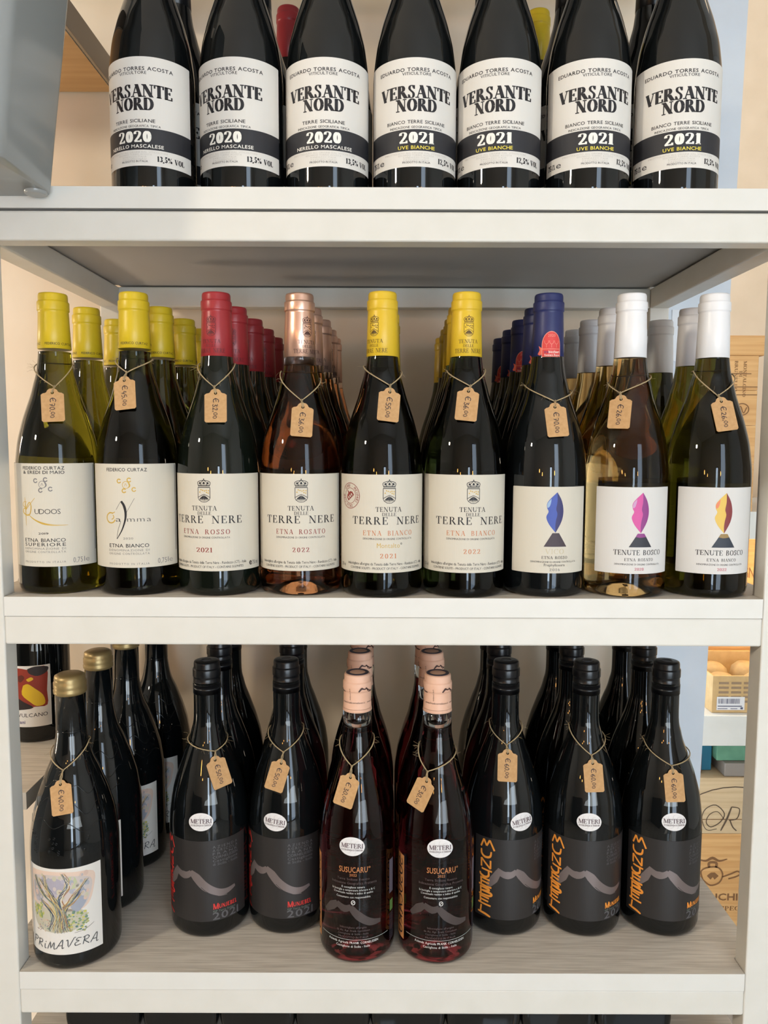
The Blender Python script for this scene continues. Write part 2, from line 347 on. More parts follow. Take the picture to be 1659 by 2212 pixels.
class Decal:
    """flat print in millimetres (u across, v up) that is wrapped round a bottle, or laid on a card"""
    def __init__(s): s.items = []
    def tris(s, tr, m, layer=1):
        for t in tr: s.items.append((t, m, layer))
    def poly(s, pts, m, layer=1):
        tr = tessellate_polygon([[Vector((p[0], p[1], 0)) for p in pts]])
        s.tris([[pts[i] for i in t] for t in tr], m, layer)
    def rect(s, u0, v0, u1, v1, m, layer=1): s.items.append(([(u0, v0), (u1, v0), (u1, v1), (u0, v1)], m, layer))
    def ribbon(s, pts, w, m, layer=1, sm=True):
        P = smooth_line(pts) if sm else pts
        n = len(P)
        W = [w] * n if not isinstance(w, (list, tuple)) else [w[0] + (w[1] - w[0]) * (1 - abs(2 * i / (n - 1) - 1)) if len(w) == 2 else
             (lambda f: w[int(f)] + (w[min(int(f) + 1, len(w) - 1)] - w[int(f)]) * (f - int(f)))(i / (n - 1) * (len(w) - 1)) for i in range(n)]
        s.tris(offset_ribbon(P, W), m, layer)
    def ring(s, cx, cy, rx, ry, w, m, layer=1, a0=0, a1=360):
        n = max(8, int((a1 - a0) / 15)); P = [(cx + rx * math.cos(math.radians(a0 + (a1 - a0) * i / n)), cy + ry * math.sin(math.radians(a0 + (a1 - a0) * i / n))) for i in range(n + 1)]
        s.ribbon(P, w, m, layer, False)
    def disc(s, cx, cy, rx, ry, m, layer=1, n=20): s.poly([(cx + rx * math.cos(2 * PI * i / n), cy + ry * math.sin(2 * PI * i / n)) for i in range(n)], m, layer)
    def text(s, txt, u0, u1, v, h, m, font='sans', bold=0.0, layer=1, fn=None, track=0.14):
        """txt between u0 and u1 with its baseline at v and capitals h high"""
        out = []; x = 0
        for ch in txt:
            if ch == ' ': x += .38 + track; continue
            if font == 'sans': tr, w = sans_tris(ch, bold)
            elif font == 'hand':
                w, st = HAND[ch]; tr = []
                for p in st:
                    q = smooth_line(p, 3); tr += offset_ribbon(q, [bold or .09] * len(q))
            elif font == 'stencil': tr, w = serif_tris(ch, .27, .085, sw=.95)
            elif font == 'brush': tr, w = serif_tris(ch, .20, .13, False)
            else: tr, w = serif_tris(ch, .145, .052)
            out += [[(p[0] + x, p[1]) for p in t] for t in tr]
            if font == 'stencil' and ch in '0ODSR2':  # the bridges of a stencil letter
                pass
            x += w + (track if font == 'sans' else track * .35)
        x = max(p[0] for t in out for p in t); x0 = min(p[0] for t in out for p in t)
        k = (u1 - u0) / (x - x0)
        f = fn or (lambda a, b: (a, b))
        s.tris([[f(u0 + (p[0] - x0) * k, v + p[1] * h) for p in t] for t in out], m, layer)
    def wrap(s, name, rfun, lift=0.00009, cell=2.4, vcell=None):
        """mesh of the print bent round the radius rfun(v in m)"""
        vs = []; fs = []; mi = []; mats = []; cache = {}
        def vert(p, layer):
            k = (round(p[0], 4), round(p[1], 4), layer)
            if k not in cache:
                v = p[1] / 1000; r = rfun(v); a = p[0] / 1000 / rfun.ref; rr = r + lift * (1 + layer)
                cache[k] = len(vs); vs.append((rr * math.sin(a), -rr * math.cos(a), v))
            return cache[k]
        for poly, m, layer in s.items:
            if m not in mats: mats.append(m)
            i = mats.index(m); us = [p[0] for p in poly]; pieces = [poly]
            if max(us) - min(us) > cell * 1.2:
                a = math.floor(min(us) / cell); b = math.ceil(max(us) / cell); pieces = [c for c in (clip(poly, 0, k * cell, (k + 1) * cell) for k in range(a, b)) if c]
            if vcell:
                pp = []
                for q in pieces:
                    w = [p[1] for p in q]
                    if max(w) - min(w) > vcell * 1.2: pp += [c for c in (clip(q, 1, k * vcell, (k + 1) * vcell) for k in range(math.floor(min(w) / vcell), math.ceil(max(w) / vcell))) if c]
                    else: pp.append(q)
                pieces = pp
            for q in pieces:
                ar = sum(q[j][0] * q[(j + 1) % len(q)][1] - q[(j + 1) % len(q)][0] * q[j][1] for j in range(len(q)))
                if abs(ar) < 1e-7: continue
                if ar < 0: q = q[::-1]
                ids = [vert(p, layer) for p in q]
                ids = [x for j, x in enumerate(ids) if x != ids[j - 1]]
                if len(set(ids)) < 3 or len(set(ids)) != len(ids): continue
                fs.append(ids); mi.append(i)
        return mesh_from(name, vs, fs, mats, mi)
    def flat(s, name, fn, lift=0.00015):
        """mesh of the print on a plane: fn(u mm, v mm, lift m) -> point"""
        vs = []; fs = []; mi = []; mats = []
        for poly, m, layer in s.items:
            if m not in mats: mats.append(m)
            k = len(vs); vs += [fn(p[0], p[1], lift * (1 + layer)) for p in poly]; fs.append(tuple(range(k, k + len(poly)))); mi.append(mats.index(m))
        return mesh_from(name, vs, fs, mats, mi)
class RF:
    def __init__(s, prof, ref): s.p = sorted((z, r) for r, z in prof); s.ref = ref
    def __call__(s, v):
        p = s.p
        if v <= p[0][0]: return p[0][1]
        for (z0, r0), (z1, r1) in zip(p, p[1:]):
            if v <= z1: return r0 + (r1 - r0) * (v - z0) / (z1 - z0) if z1 > z0 else r1
        return p[-1][1]
# ------------------------------------------------------------------ bottles
def bottle_prof(R, neck=0.0155, top=0.240, punt=True):
    k = R / 0.041
    sh = [(0.041 * k, .118), (.0404 * k, .128), (.039 * k, .140), (.0373 * k, .1515), (.0345 * k, .163), (.0315 * k, .174), (.0275 * k, .186),
          (.0238 * k, .197), (.0208, .2086), (.0178, .220)] + ([(neck + .0002, .235), (neck, top)] if top > .236 else [(.0166, top)])
    sm = smooth_line(sh, 4)
    return ([(.0006, .013), (.012, .010), (.022, .003), (.028, .0004)] if punt else [(.0006, .0012), (.03, .0008)]) + [(R - .005, 0.0), (R - .0022, .0014), (R - .0007, .0045), (R, .009), (R, .06)] + sm
def body_mesh(name, R, m, neck=.0155, top=.240):
    b = MB(); b.lathe(bottle_prof(R, neck, top, m in (GLASS_ORANGE, GLASS_AMBER)), m, 72); return b.mesh(name)
def capsule_prof(zb, r0=.0158, k=1.0, H=.298):
    d = H - .298
    return [(r0 - .0004, zb), (r0, zb + .0003), (.0152 * k, .262), (.0146 * k, .2785 + d), (.0144 * k, .2803 + d), (.0152 * k, .2808 + d), (.0153 * k, .2815 + d), (.0153 * k, .2885 + d), (.0151 * k, .2895 + d), (.0142 * k, .2902 + d), (.0141 * k, .2905 + d),
            (.0141 * k, .2950 + d), (.0138 * k, .2966 + d), (.0132 * k, .2976 + d), (.0110 * k, .2980 + d), (.002, .2981 + d)]
def wrap_rf(prof, ref): return RF(prof, ref)
def capsule_obj(prof, m, decal=None):
    b = MB(); b.lathe(prof, m, 48)
    me = b.mesh('capsule')
    if decal is None: return me
    pm = decal.wrap('p', RF(prof, .0153), .00008, 1.2, 3.0)
    bm = bmesh.new(); bm.from_mesh(me); off = len(me.materials)
    for mm in pm.materials: me.materials.append(mm)
    bm2 = bmesh.new(); bm2.from_mesh(pm)
    for f in bm2.faces: f.material_index += off
    bm2.to_mesh(pm); bm2.free(); bm.from_mesh(pm); bm.to_mesh(me); bm.free(); return me

def paper_label(d, u0, v0, u1, v1, m, r=0.6):
    d.poly([(u0 + r, v0), (u1 - r, v0), (u1, v0 + r), (u1, v1 - r), (u1 - r, v1), (u0 + r, v1), (u0, v1 - r), (u0, v0 + r)], m, 0)

def crest(d, cx, v0, w, h, m, dots=GOLD):
    """crowned shield with a snow-capped mountain; v0 foot of the shield, w shield width, h overall height"""
    x0, x1 = cx - w / 2, cx + w / 2; t = w * .045; s = h * .62
    d.ribbon([(x0, v0 + s), (x1, v0 + s)], t * 1.4, m, 1, False)
    d.ribbon([(x0, v0 + s), (x0, v0 + s * .28), (cx - w * .42, v0 + s * .14), (cx - w * .2, v0 + s * .02), (cx, v0), (cx + w * .2, v0 + s * .02), (cx + w * .42, v0 + s * .14), (x1, v0 + s * .28), (x1, v0 + s)], t, m, 1, False)
    d.ribbon([(x0, v0 + s * .32), (cx - w * .2, v0 + s * .46), (cx, v0 + s * .53), (cx + w * .2, v0 + s * .46), (x1, v0 + s * .32)], t, m, 1, False)
    for i in range(-4, 5):
        d.ribbon([(cx + i * w * .035, v0 + s * (.47 - abs(i) * .02)), (cx + i * w * .075, v0 + s * (.25)), (cx + i * w * .10, v0 + s * (.06 + abs(i) * .02))], (t * .5, t * 1.6), m, 1, False)
    for a, b in ((-.34, .68), (-.24, .84), (-.10, .80), (.06, .76), (.22, .66), (.36, .62), (.20, .80), (.38, .78)):
        d.disc(cx + a * w, v0 + s * b, w * .055, w * .06, dots, 1, 8)
    c = v0 + s * 1.07; k = h - s * 1.07
    d.ribbon([(cx - w * .45, c + k * .08), (cx + w * .45, c + k * .08)], t * 1.8, m, 1, False)
    d.ribbon([(cx - w * .45, c + k * .28), (cx + w * .45, c + k * .28)], t * .8, m, 1, False)
    for sg in (-1, 1):
        d.ribbon([(cx + sg * w * .45, c), (cx + sg * w * .53, c + k * .45), (cx + sg * w * .36, c + k * .66), (cx, c + k * .78)], t * 1.1, m)
        d.ribbon([(cx + sg * w * .2, c + k * .05), (cx + sg * w * .26, c + k * .42), (cx, c + k * .78)], t, m)
        d.disc(cx + sg * w * .33, c + k * .42, w * .08, k * .12, m, 1, 8)
    d.disc(cx, c + k * .42, w * .09, k * .16, m, 1, 8); d.disc(cx, c + k * .90, w * .05, k * .09, m, 1, 8)

def label_versante(red):
    """white label with a charcoal band, large stencil title"""
    d = Decal(); paper_label(d, -57, 25.6, 61, 125, PAPER)
    d.text('EDUARDO TORRES ACOSTA', -39, 39.5, 112.6, 3.2, INK, 'sans', .016)
    d.text('VITICULTORE', -13.6, 14.4, 109.2, 2.6, INK, 'sans', .006)
    d.text('VERSANTE', -37.5, 38.5, 88.3, 11.6, INK, 'stencil', track=.10)
    d.text('NORD', -20, 20.6, 76.4, 11.4, INK, 'stencil', track=.10)
    if red: d.text('TERRE SICILIANE', -21, 21.5, 65.3, 3.0, INK, 'sans', .012)
    else: d.text('BIANCO TERRE SICILIANE', -29.4, 30.2, 65.3, 3.0, INK, 'sans', .012)
    d.text('INDICAZIONE GEOGRAFICA TIPICA', -26, 26.6, 61.0, 2.0, INK, 'sans', .008)
    d.rect(-57, 40.3, 61, 59.9, CHAR)
    d.text('2020' if red else '2021', -16.4, 17.8, 47.2, 10.2, WHITE_INK, 'stencil', layer=2, track=.12)
    if red: d.text('NERELLO MASCALESE', -27.5, 29, 42.0, 3.1, WHITE_INK, 'sans', .012, 2)
    else: d.text('UVE BIANCHE', -17.4, 18.6, 41.8, 3.1, YEL_INK, 'sans', .012, 2)
    for k, t in enumerate(('IMBOTTIGLIATO ALL ORIGINE DAL VITICOLTORE', 'EDUARDO TORRES ACOSTA', 'RANDAZZO ITALIA', 'PASSOPISCIARO')):
        w = (32, 17, 12, 12)[k]; d.text(t, -w, w + .8, 37.4 - 2.1 * k, 1.5, FAINT, 'sans')
    d.text('PRODOTTO IN ITALIA', -12.9, 14, 28.8, 1.8, INK, 'sans', .006)
    d.text('75', -52, -46.5, 30.2, 5, INK, 'stencil'); d.text('CL', -45.4, -41, 30.2, 5, INK, 'stencil'); d.text('e', -39.5, -33.5, 30.2, 5.6, INK, 'sans')
    d.text('13,5%' if red else '12,5%', 22.6, 37, 30.0, 5, INK, 'stencil'); d.text('VOL', 39.4, 50.5, 30.0, 5, INK, 'stencil')
    return d

def bubbles(d, cx, cy, m):
    for a, b in ((-7.2, 4), (2.6, 5), (-2.4, -5.4), (7, -4.2)): d.ring(cx + a, cy + b, 1.75, 1.85, 1.05, m, 1, 30, 340)
    d.ring(cx - .6, cy + .2, 3.3, 3.4, .5, m); d.ribbon([(cx + 1, cy - 3), (cx + 3.2, cy - .8), (cx + 2, cy + 2.4), (cx + .6, cy + 4.6)], (.3, 1.5), m)
    d.ribbon([(cx - 1.8, cy - 1), (cx - .8, cy + 1.6), (cx + .4, cy - 1)], .4, m)
def label_curtaz(kudos):
    d = Decal(); paper_label(d, -62 if kudos else -44.7, 27.7, 54 if kudos else 56.8, 129.2, CREAM)
    d.rect(52.2 if kudos else 54, 42, 53.2 if kudos else 55, 128, GREY_INK)
    if kudos:
        d.text('FEDERICO CURTAZ', -20.5, 21.5, 123.2, 3.1, INK, 'sans', .012)
        d.text('& EREDI DI MAIO', -20, 21.5, 119.0, 3.1, INK, 'sans', .012)
        bubbles(d, 1.2, 108.4, SILVER)
        d.ribbon([(-19.3, 96), (-19, 90), (-18.7, 80), (-18.6, 68)], (.3, 1.3), GOLD)
        d.ribbon([(-7.4, 95.5), (-12, 90.5), (-17.6, 84.5), (-18.6, 84), (-14, 91), (-11.8, 87), (-13.5, 79.6), (-17.5, 78.5), (-21.8, 81), (-21.4, 84.5), (-18.8, 85.5), (-22.2, 88), (-21, 91.2), (-17, 91.5)], (.4, 1.3), GOLD)
        d.ribbon([(-16, 79.8), (-9, 74.5), (0, 70.5), (10, 68.8), (23.3, 68.6)], (.3, 1.9), GOLD)
        d.text('UDOOS', -8, 16.8, 79.7, 5.0, INK, 'sans', -.008, track=.06)
        d.text('2019', -4.9, 5, 59.6, 1.9, INK, 'sans', .01)
        d.text('ETNA BIANCO', -21, 20.6, 52.2, 3.5, INK, 'sans', .004); d.text('SUPERIORE', -21, 20.6, 48.0, 3.2, INK, 'sans', .004, track=.3)
        for t, v in (('DENOMINAZIONE DI', 44.6), ('ORIGINE CONTROLLATA', 41.3)): d.text(t, -21.3, 20.4, v, 2.0, GREY_INK, 'sans', track=.3)
        d.text('PRODOTTO IN ITALIA', -21.3, 20.2, 31.4, 1.9, GREY_INK, 'sans', track=.4)
        d.text('0,75', 27, 36.5, 30.9, 5, SILVER, 'sans'); d.text('le', 38, 44, 31.2, 5, SILVER, 'sans', -.01)
    else:
        d.text('FEDERICO CURTAZ', -19.2, 21.2, 122, 3.1, INK, 'sans', .012)
        bubbles(d, 1.6, 108.6, GOLD)
        d.ring(-15.4, 76.6, 5, 5, 1.2, GOLD, 1, 60, 340); d.ribbon([(-13, 79.5), (-12, 77), (-14.6, 75)], .9, GOLD); d.ribbon([(-17, 82), (-13, 81.4), (-10.8, 82.6)], .8, GOLD)
        d.ribbon([(-3.9, 93), (-1.2, 88.5), (.2, 81.5), (-.6, 74), (-4, 64.5), (-9.2, 56)], (2.1, 2.5, 2.0, 1.3, .5), INK)
        d.ribbon([(-9.4, 84.6), (-4.6, 92.6)], .3, INK); d.ribbon([(.6, 81.3), (8.8, 95.8)], .3, INK); d.ribbon([(-9.2, 56), (-8, 64), (-4.8, 73)], .35, INK)
        d.text('a', -10, -4.5, 73, 5.0, INK, 'sans', -.012); d.text('mma', 1.6, 24, 73, 5.0, INK, 'sans', -.015, track=.3)
        d.text('2020', -2.8, 6.8, 55.7, 1.9, GREY_INK, 'sans')
        d.text('ETNA BIANCO', -18, 21.6, 47.8, 3.5, INK, 'sans', .006)
        for t, v in (('DENOMINAZIONE DI', 44), ('ORIGINE CONTROLLATA', 40.6)): d.text(t, -18.6, 21.9, v, 2.0, GREY_INK, 'sans', track=.3)
        d.text('PRODOTTO IN ITALIA', -18.4, 21.6, 30.6, 1.9, GREY_INK, 'sans', track=.4)
        d.text('0,75', 30, 40, 31, 5, SILVER, 'sans'); d.text('le', 41.4, 48, 31.4, 5, SILVER, 'sans', -.01)
    return d
def cap_curtaz(off):
    d = Decal()
    for k in range(3):
        o = off + k * 33.5 - 33.5; d.text('FEDERICO CURTAZ', o, o + 28, 246.2, 2.3, INK, 'sans', .004)
    return d

def label_terre(kind):
    """cream label: crest, serif estate name, red or copper denomination"""
    d = Decal(); u1 = 65 if kind == 'rosso' else (46.5 if kind == 'bianco' else 50)
    paper_label(d, -65.5, 24.8, u1, 120, CREAM)
    crest(d, .7, 92.5, 12, 23, INK, GOLD if kind == 'rosso' else GOLD)
    d.text('TENUTA', -12.6, 13.2, 84.2, 4.6, INK, 'serif', track=.25); d.text('DELLE', -6.2, 7.4, 80.0, 3.3, INK, 'serif', track=.2)
    d.text('TERRE NERE', -37.5, 37.6, 71.8, 7.4, INK, 'serif', track=.42)
    c = RED_INK if kind in ('rosso', 'rosato') else ORANGE_INK
    d.text({'rosso': 'ETNA ROSSO', 'rosato': 'ETNA ROSATO'}.get(kind, 'ETNA BIANCO'), -25.2, 25.3, 61.1, 4.8, c, 'serif', track=.6)
    d.text('DENOMINAZIONE DI ORIGINE CONTROLLATA', -25.4, 25.2, 57, 1.8, INK, 'sans')
    if kind == 'montalto':
        d.text('Montalto', -11.3, 11.4, 49.2, 4.5, GOLD, 'sans'); d.ring(13, 53, .7, .7, .4, INK)
        d.text('2021', -8.2, 8, 38.9, 4.6, c, 'serif', track=.5)
        cx, cy = -41.6, 98.9
        d.ring(cx, cy, 12.4, 12.4, .6, RED_INK); d.ring(cx, cy, 7.6, 7.6, .5, RED_INK)
        t = 'CUVEE - ANCIENNES - DELLE VIGNE - '
        for i, ch in enumerate(t):
            if ch == ' ': continue
            a = PI * .75 - 2 * PI * i / len(t); tr, w = sans_tris(ch)
            ca, sa = math.cos(a - PI / 2), math.sin(a - PI / 2)
            d.tris([[(cx + 8.7 * math.cos(a) + ((p[0] - w / 2) * ca - p[1] * sa) * 2.6, cy + 8.7 * math.sin(a) + ((p[0] - w / 2) * sa + p[1] * ca) * 2.6) for p in q] for q in tr], RED_INK)
        q = lambda x, y: (cx + x * .8 - y * .6, cy + x * .6 + y * .8)
        d.poly([q(-5, -2.6), q(5, -2.6), q(5, 1.2), q(2.8, 3.4), q(-2.8, 3.4), q(-5, 1.2)], RED_INK)
        for x in (-2.6, 0, 2.6): d.poly([q(x - .7, -1.6), q(x + .7, -1.6), q(x + .7, .8), q(x - .7, .8)], CREAM, 2)
        d.poly([q(-1, 3.2), q(1, 3.2), q(.3, 6.4), q(-.3, 6.4)], RED_INK)
    else: d.text('2021' if kind == 'rosso' else '2022', -8.2, 8.2, 43.4, 4.6, c, 'serif', track=.5 if kind != 'rosso' else .1)
    d.text("Imbottigliato all'origine da Tenuta delle Terre Nere - Randazzo (CT) - Italia", -44, 42.5, 32.0, 2.6, INK, 'sans', track=.06)
    d.text('CONTIENE SOLFITI - PRODUCT OF ITALY - CONTAINS SULPHITES', -40.6, 39, 27.9, 2.2, INK, 'sans', track=.06)
    if kind == 'rosso': d.text('e', 46.4, 50.2, 28.8, 6, INK, 'sans', .02); d.text('750 ml', 51, 60, 28.8, 4, INK, 'sans')
    else: d.text('12,5% vol', -58, -49.5, 29, 3.2, INK, 'sans')
    return d
def cap_terre(m):
    d = Decal(); crest(d, .4, 254.4, 9.4, 20.5, m, m)
    d.text('TENUTA', -9.6, 9.8, 247.6, 3.7, m, 'serif', track=.2); d.text('DELLE', -5, 5.2, 243.8, 2.7, m, 'serif', track=.2); d.text('TERRE NERE', -13.6, 14, 238.2, 4.2, m, 'serif', track=.2)
    return d

def label_volcano(kind):
    d = Decal(); paper_label(d, -42.7, 24.0, 40.4, 108.5, CREAM if kind == 'vico' else PAPER2)
    main, dark, light = {'vico': ((62, 82, 165), (48, 46, 98), (150, 175, 205)), 'rosato': ((206, 78, 150), (140, 58, 128), (200, 150, 190)), 'bianco': ((222, 184, 82), (128, 52, 52), (225, 130, 90))}[kind]
    M1 = mat(kind + ' flame print', main, .5); M2 = mat(kind + ' dark flame print', dark, .5); M3 = mat(kind + ' light flame print', light, .5)
    left = smooth_line([(4.0, 103.3), (-2, 97.5), (-5.6, 92.5), (-5.6, 88), (-4.2, 84.3), (-6.2, 79), (-3.5, 72), (3.0, 63.9)], 4)
    mid = smooth_line([(3.0, 63.9), (2.6, 70), (3.2, 76), (4.4, 82), (3.2, 87), (4.2, 94), (4.0, 103.3)], 4)
    right = smooth_line([(4.0, 103.3), (8.6, 95), (10.5, 85), (8.8, 75), (3.0, 63.9)], 4)
    d.poly(left + mid[1:-1], M1); d.poly(mid[::-1] + right[::-1][1:-1], M2)
    d.poly(smooth_line([(-1.6, 97), (-5.3, 92.5), (-5.3, 88.2), (-3.2, 89.5), (-2, 93.5), (-1.6, 97)], 3), M3, 2)
    d.poly([(-8.2, 50.1), (14.6, 50.1), (6.5, 63.5), (.0, 63.5)], mat(kind + ' cone print', {'vico': (68, 56, 62), 'rosato': (48, 48, 56), 'bianco': (50, 56, 66)}[kind], .55))
    if kind != 'vico': d.poly([(-2.0, 60.2), (2, 59.4), (5, 59.6), (8.4, 60.2), (6.5, 63.5), (0, 63.5)], M2 if kind == 'rosato' else mat('ochre crater print', (150, 122, 70), .5), 2)
    c = 2.4
    if kind == 'vico':
        d.text('VICO', -6.8, 12, 43, 5, mat('pale gold foil', (196, 182, 150), .35), 'serif', track=.2)
        d.text('ETNA ROSSO', -9.8, 15.8, 38, 2.9, INK, 'serif', track=.2)
        d.text('Prephylloxera', -7.6, 13.2, 30.8, 2.7, INK, 'sans'); d.text('2016', -2.2, 8.2, 26.2, 2.7, GREY_INK, 'serif', track=.4)
        d.text('DENOMINAZIONE DI ORIGINE CONTROLLATA', -20.7, 26.2, 34.3, 1.7, INK, 'sans')
    else:
        d.text('TENUTE BOSCO', -22.4, 26.4, 42.4, 5, INK, 'serif', track=.15)
        d.text('ETNA ROSATO' if kind == 'rosato' else 'ETNA BIANCO', -11.8, 16.8, 36.4, 2.9, INK, 'serif', track=.25)
        d.text('DENOMINAZIONE DI ORIGINE CONTROLLATA', -21.2, 25.4, 32.4, 1.7, INK, 'sans')
        d.text('2020' if kind == 'rosato' else '2022', -2, 7.0, 27.2, 2.8, mat('rose ink', (190, 78, 100), .5), 'serif', track=.15)
    return d
def neck_award(rf):
    """red dome-shaped award sticker low on the capsule"""
    d = Decal(); RD = mat('red award sticker', (214, 66, 62), .5); PK = mat('pink award print', (232, 150, 130), .5); CO = mat('coral ribbon', (224, 100, 80), .5)
    dome = [(-9, 235.0), (9.6, 235.0), (9.6, 246)] + [(9.3 * math.cos(math.radians(a)) + .3, 247 + 13.2 * math.sin(math.radians(a))) for a in range(0, 181, 15)] + [(-9, 246)]
    d.poly(dome, PK, 1); d.poly([(.3 + (p[0] - .3) * .93, 247 + (p[1] - 247) * .95) for p in dome], RD, 2)
    d.poly([(-13.2, 238), (-8.6, 235.6), (-8.6, 243.6), (-12.2, 246), (-11, 242)], CO, 0)
    d.rect(-8.6, 242.6, 9.2, 243.1, PK, 3)
    d.text('2020', -3.2, 4, 254.6, 2.6, PK, 'sans', 0, 3)
    for x in (-4.4, .4, 5.2): d.ring(x, 250.2, 1.9, 2.6, .35, PK, 3, 160, 380); d.ribbon([(x, 247.8), (x, 244.2)], .35, PK, 3, False)
    d.text('tre', -6.5, -2.6, 238.8, 2.6, mat('navy print', (60, 50, 110), .5), 'sans', .01, 3); d.text('bicchieri', -2.3, 8.4, 238.8, 2.6, WHITE_INK, 'sans', .006, 3)
    d.text('Gambero Rosso', -6.4, 8.4, 236, 1.9, WHITE_INK, 'sans', .01, 3)
    return d.wrap('neck_seal', rf, .00012, 1.2, 3.0)

MJ = {  # brush letters, stacked upright; strokes lean down to the right
 'M': [[(-.05, .1), (.22, 1.02)], [(.22, 1.02), (.46, .3)], [(.46, .3), (.72, 1.02)], [(.72, 1.02), (1.12, -.12)]],
 'U': [[(.02, .98), (.05, .4), (.35, .05), (.78, .2), (.88, .85)]],
 'N': [[(.06, .05), (.05, 1.0)], [(.05, 1.0), (.85, .0)], [(.85, .0), (.85, .92)]],
 'J': [[(.1, 1.0), (1.0, .84)], [(.7, .95), (.72, .25), (.4, .0), (.02, .22), (-.02, .5)]],
 'E': [[(.1, .02), (.08, 1.0)], [(.0, 1.0), (.85, .86)], [(.08, .57), (.8, .44)], [(-.12, .12), (1.0, -.06)]],
 'B': [[(.1, .0), (.08, 1.0)], [(.0, 1.0), (.75, .88), (.72, .62), (.1, .54)], [(.1, .52), (.95, .40), (.9, .04), (-.08, .06)]],
 'L': [[(.2, 1.0), (.12, .1)], [(-.12, .14), (.55, .02), (1.0, -.22)]],
}
def label_munjebel(red):
    d = Decal(); BK = mat('dark charcoal label paper', (43, 40, 39), .42); INKC = mat('scarlet ink', (205, 52, 46), .5) if red else mat('orange ink', (238, 150, 58), .5)
    paper_label(d, -54, 19.5, 58, 110.8, BK)
    MT = mat('pewter mountain print', (134, 122, 120), .35, .5)
    GR = mat('mid grey print', (92, 90, 92), .5)
    d.ribbon([(-38, 56), (-31, 65), (-26, 74.5)], (5, 9, 6), MT); d.ribbon([(-28, 76.5), (-20, 71.5), (-12, 71.5), (-6.5, 75.5)], (5.5, 8.5, 5.0), MT, 1)
    d.ribbon([(-7.5, 76), (-1, 70), (8, 60), (20, 52.5), (31, 50.5), (42, 53.5)], (5, 9.5, 9.5, 8, 6.5, 3), MT, 1)
    d.ribbon([(0, 63), (10, 53.5), (22, 47.6), (32, 46.5)], .7, MT); d.ribbon([(4, 59), (12, 52), (22, 47.2)], .5, BK, 2)
    hts = (11.5, 10.5, 12, 10.5, 10.5, 10.5, 10.5, 11); v = 108.5; x0 = -46.3
    for i, ch in enumerate('MUNJEBEL'):
        h = hts[i] * .92; v -= hts[i]
        w = 13.6; xo = x0 + .4 - .28 * i
        for st in MJ[ch]: d.ribbon([(xo + p[0] * w, v + 1.2 + p[1] * h * .93) for p in st], (2.0, 2.5) if len(st) < 3 else (1.6, 2.4, 2.6, 2.4, 1.6), INKC, 2)
    for k, t in enumerate(('AZIENDA', 'AGRICOLA', 'FRANK', 'CORNELISSEN', 'Castiglione', 'di Sicilia - Italia')):
        d.text(t, 17, 46, 101.8 - 3.9 * k, 2.8, GR, 'sans', .005, 2, track=.5 if k < 3 else .15)
    d.text('M', 16.6, 22.4, 32.4, 6.8, INKC, 'brush', 0, 2); d.text('UNJEBEL', 22.8, 44, 32.9, 4.8, INKC, 'brush', 0, 2)
    d.text('IGP Terre Siciliane', 16.6, 42, 29.2, 2.2, mat('sage ink', (110, 120, 110), .5), 'sans', 0, 2)
    d.text('2021', 15.8, 46, 20.8, 8, GR, 'sans', .01, 2)
    return d
def sticker_meteri(tilt):
    """oval white importer sticker; u in mm about its own centre, v about 0"""
    d = Decal(); W = mat('white oval sticker paper', (226, 222, 220), .5); W2 = mat('grey scroll print', (205, 200, 198), .5); MR = mat('dark plum ink', (70, 38, 48), .5)
    d.disc(0, 0, 13.3, 9.6, W, 0, 40)
    for k in range(9):
        a = k * .7; d.ring(7.5 * math.cos(a), 5.4 * math.sin(a), 2.6, 2.0, .35, W2, 1, 20 + 40 * k, 250 + 40 * k)
    d.text('METERI', -11.6, 11.6, -1.4, 4.6, MR, 'serif', 0, 2, track=.05); d.text('ECCELLENZA E TERROIR', -10.8, 11.2, -4.3, 1.7, MR, 'sans', 0, 2)
    c, s = math.cos(tilt), math.sin(tilt)
    d.items = [([(p[0] * c - p[1] * s, p[0] * s + p[1] * c) for p in q], m, l) for q, m, l in d.items]
    return d
def shift(d, u, v):
    d.items = [([(p[0] + u, p[1] + v) for p in q], m, l) for q, m, l in d.items]; return d

